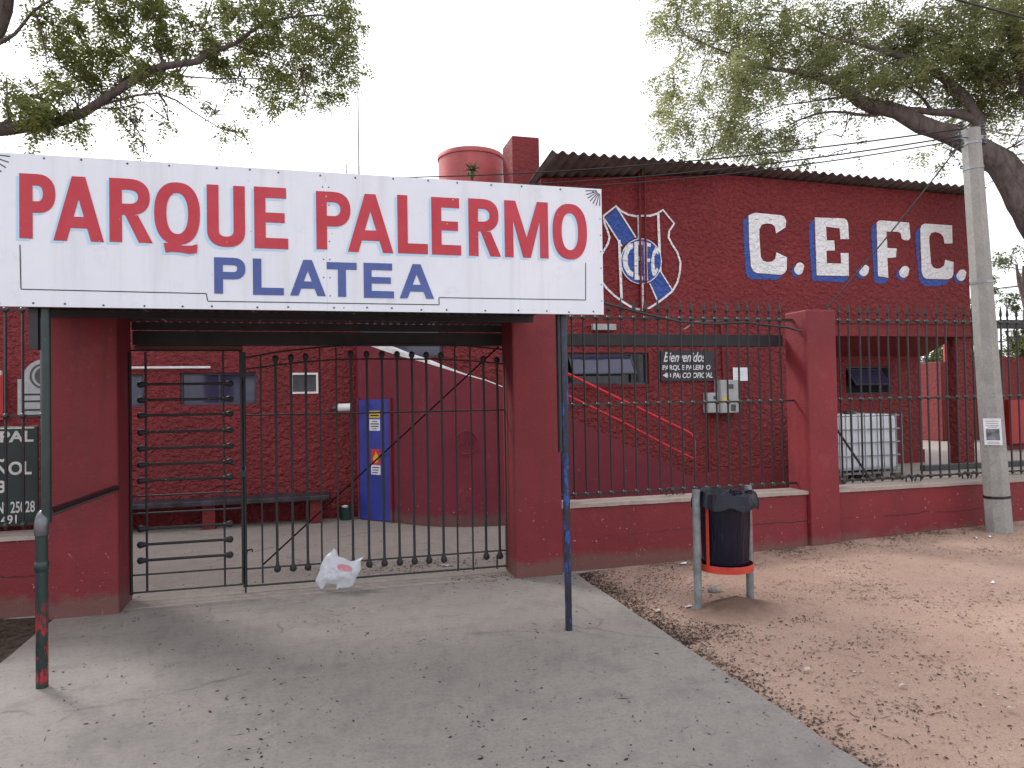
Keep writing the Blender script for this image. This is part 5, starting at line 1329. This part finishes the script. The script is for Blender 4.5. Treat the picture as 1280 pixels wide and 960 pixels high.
# right tree: behind the corner of the clubhouse
def drr(x, y): return 15.2-.0055*max(0, x-820)
RT0_ = deep(1420, 560, 12.0); RT0_.z = 0.25
limb_r = [
 [(deep(1330,330,12.3), .34), (deep(1278,246,12.4), .30), (deep(1250,205,12.5), .28), (deep(1212,172,12.7), .24), (deep(1170,160,12.9), .19), (deep(1120,142,13.1), .17), (deep(1072,128,13.3), .15), (deep(1045,108,13.5), .12), (deep(1025,92,13.8), .09), (deep(985,92,14.1), .06), (deep(940,78,14.5), .035), (deep(890,60,14.9), .02), (deep(850,40,15.1), .01)],
 [(deep(1225,182,12.6), .14), (deep(1228,150,12.6), .12), (deep(1205,142,12.7), .10), (deep(1165,140,12.9), .075), (deep(1130,136,13.0), .06), (deep(1095,146,13.2), .04), (deep(1060,140,13.4), .03), (deep(1020,138,13.7), .024), (deep(985,158,14.0), .015)],
 [(deep(1228,155,12.6), .12), (deep(1218,138,12.6), .10), (deep(1180,105,12.8), .09), (deep(1150,78,13.0), .08), (deep(1112,62,13.2), .06), (deep(1070,55,13.5), .04), (deep(1030,45,13.8), .025), (deep(980,20,14.2), .012)],
 [(deep(1330,330,12.3), .26), (deep(1325,200,12.2), .2), (deep(1285,100,12.3), .15), (deep(1265,40,12.4), .12), (deep(1270,-40,12.5), .1)],
 [(deep(1280,95,12.3), .08), (deep(1240,110,12.5), .06), (deep(1200,70,12.7), .04), (deep(1160,30,13.0), .03), (deep(1120,36,13.2), .02), (deep(1112,12,13.3), .012)],
 [(deep(1165,140,12.9), .04), (deep(1150,118,13.0), .03), (deep(1120,100,13.2), .02), (deep(1080,100,13.4), .01)],
 [(deep(1060,122,13.4), .03), (deep(1010,125,13.8), .02), (deep(960,135,14.3), .012), (deep(920,165,14.7), .006)],
 [(deep(1240,195,12.5), .03), (deep(1262,185,12.3), .02), (deep(1300,160,12.2), .012)],
]
rc = [(845,22,28,30),(836,112,18,28),(850,150,22,32),(885,8,30,14),(910,40,36,38),(930,100,42,40),(915,150,32,42),(952,172,36,26),(985,192,25,14,.8),(970,60,40,36),(1022,40,40,30),(1008,82,28,14),(1062,90,38,28),(1070,40,40,35),(1112,60,40,32),(1122,108,32,22),(1160,40,42,40),(1160,92,38,24),(1210,42,42,42),(1215,95,36,28),(1255,62,40,48),(1262,128,28,38),(1200,132,22,10),(1232,150,20,18,.7),(1272,195,14,22,.5),(1190,198,14,13,.5),(1060,152,20,10,.35),(1022,168,22,12,.5),(1060,185,20,10,.25),(990,8,42,14),(1100,10,50,14),(1040,118,24,12),(1190,8,40,15),(1268,8,40,18),(1262,225,14,14,.3),(870,110,14,16,.6),(875,60,16,18,.5),(890,185,22,12),(945,15,30,18)]
rc += [(1000,95,22,12),(1040,100,18,14),(1090,128,22,10,.7),(1140,60,26,18),(1120,85,26,14),(1185,120,22,14),(1215,150,12,14,.7),(1240,100,24,30),(1270,90,18,40),(1255,20,34,24)]
rc += [(x, y, 75, 50, .5) for x, y in ((860,-70),(950,-80),(1050,-70),(1150,-70),(1250,-70),(1350,-60),(1340,40),(1350,130),(1440,60),(1420,170),(1000,-170),(1130,-180),(1260,-180),(1380,-160),(1480,-40))]
limb_r = [[(p, r_*.8) for p, r_ in L] for L in limb_r]
tree('spreading feathery tree rising behind the right corner of the clubhouse', limb_r, clump_px(rc, drr, .9, 9, .8), [(RT0_, .45), (deep(1390,440,12.1), .40), (deep(1330,330,12.3), .34)], M['leaf_r'], .086, 132000, 21, .014, .42, droop=.7)
# small far trees seen right of the pole and through the porch
def far_tree(label, px, py, D, r, n, seed, leafs=.16):
    c = deep(px, py, D); base = Vector((c.x, c.y, 0)); rs_ = random.Random(seed); cl_ = []
    for i in range(14):
        v = Vector((rs_.gauss(0,.5), rs_.gauss(0,.5), rs_.gauss(0,.45)))*r; cl_.append((c+v, (r*.36, r*.36, r*.28), 1.0))
    lim = [[(Vector((c.x,c.y,c.z-r*.7)), .07*r), (c+Vector((rs_.uniform(-.5,.5)*r, rs_.uniform(-.5,.5)*r, .3*r)), .025*r)] for _ in range(4)]
    tree(label, lim, cl_, [(base, .12*r), (Vector((c.x,c.y,c.z-r*.7)), .09*r)], M['leaf_far'], leafs, n, seed, .01*r, .4, name='far_tree', grp='smaller trees in the right background')
far_tree('small tree with light foliage right of the utility pole', 1282, 350, 26, 1.5, 3200, 31)
far_tree('bright green bush like tree over the red wall right of the pole', 1284, 428, 17.5, .95, 3600, 32, .11)
far_tree('round dark tree seen far off through the porch opening', 1200, 438, 60, 3.0, 2600, 33, .4)
far_tree('low far tree left of the red post, seen through the porch opening', 1150, 440, 66, 3.2, 2600, 34, .4)
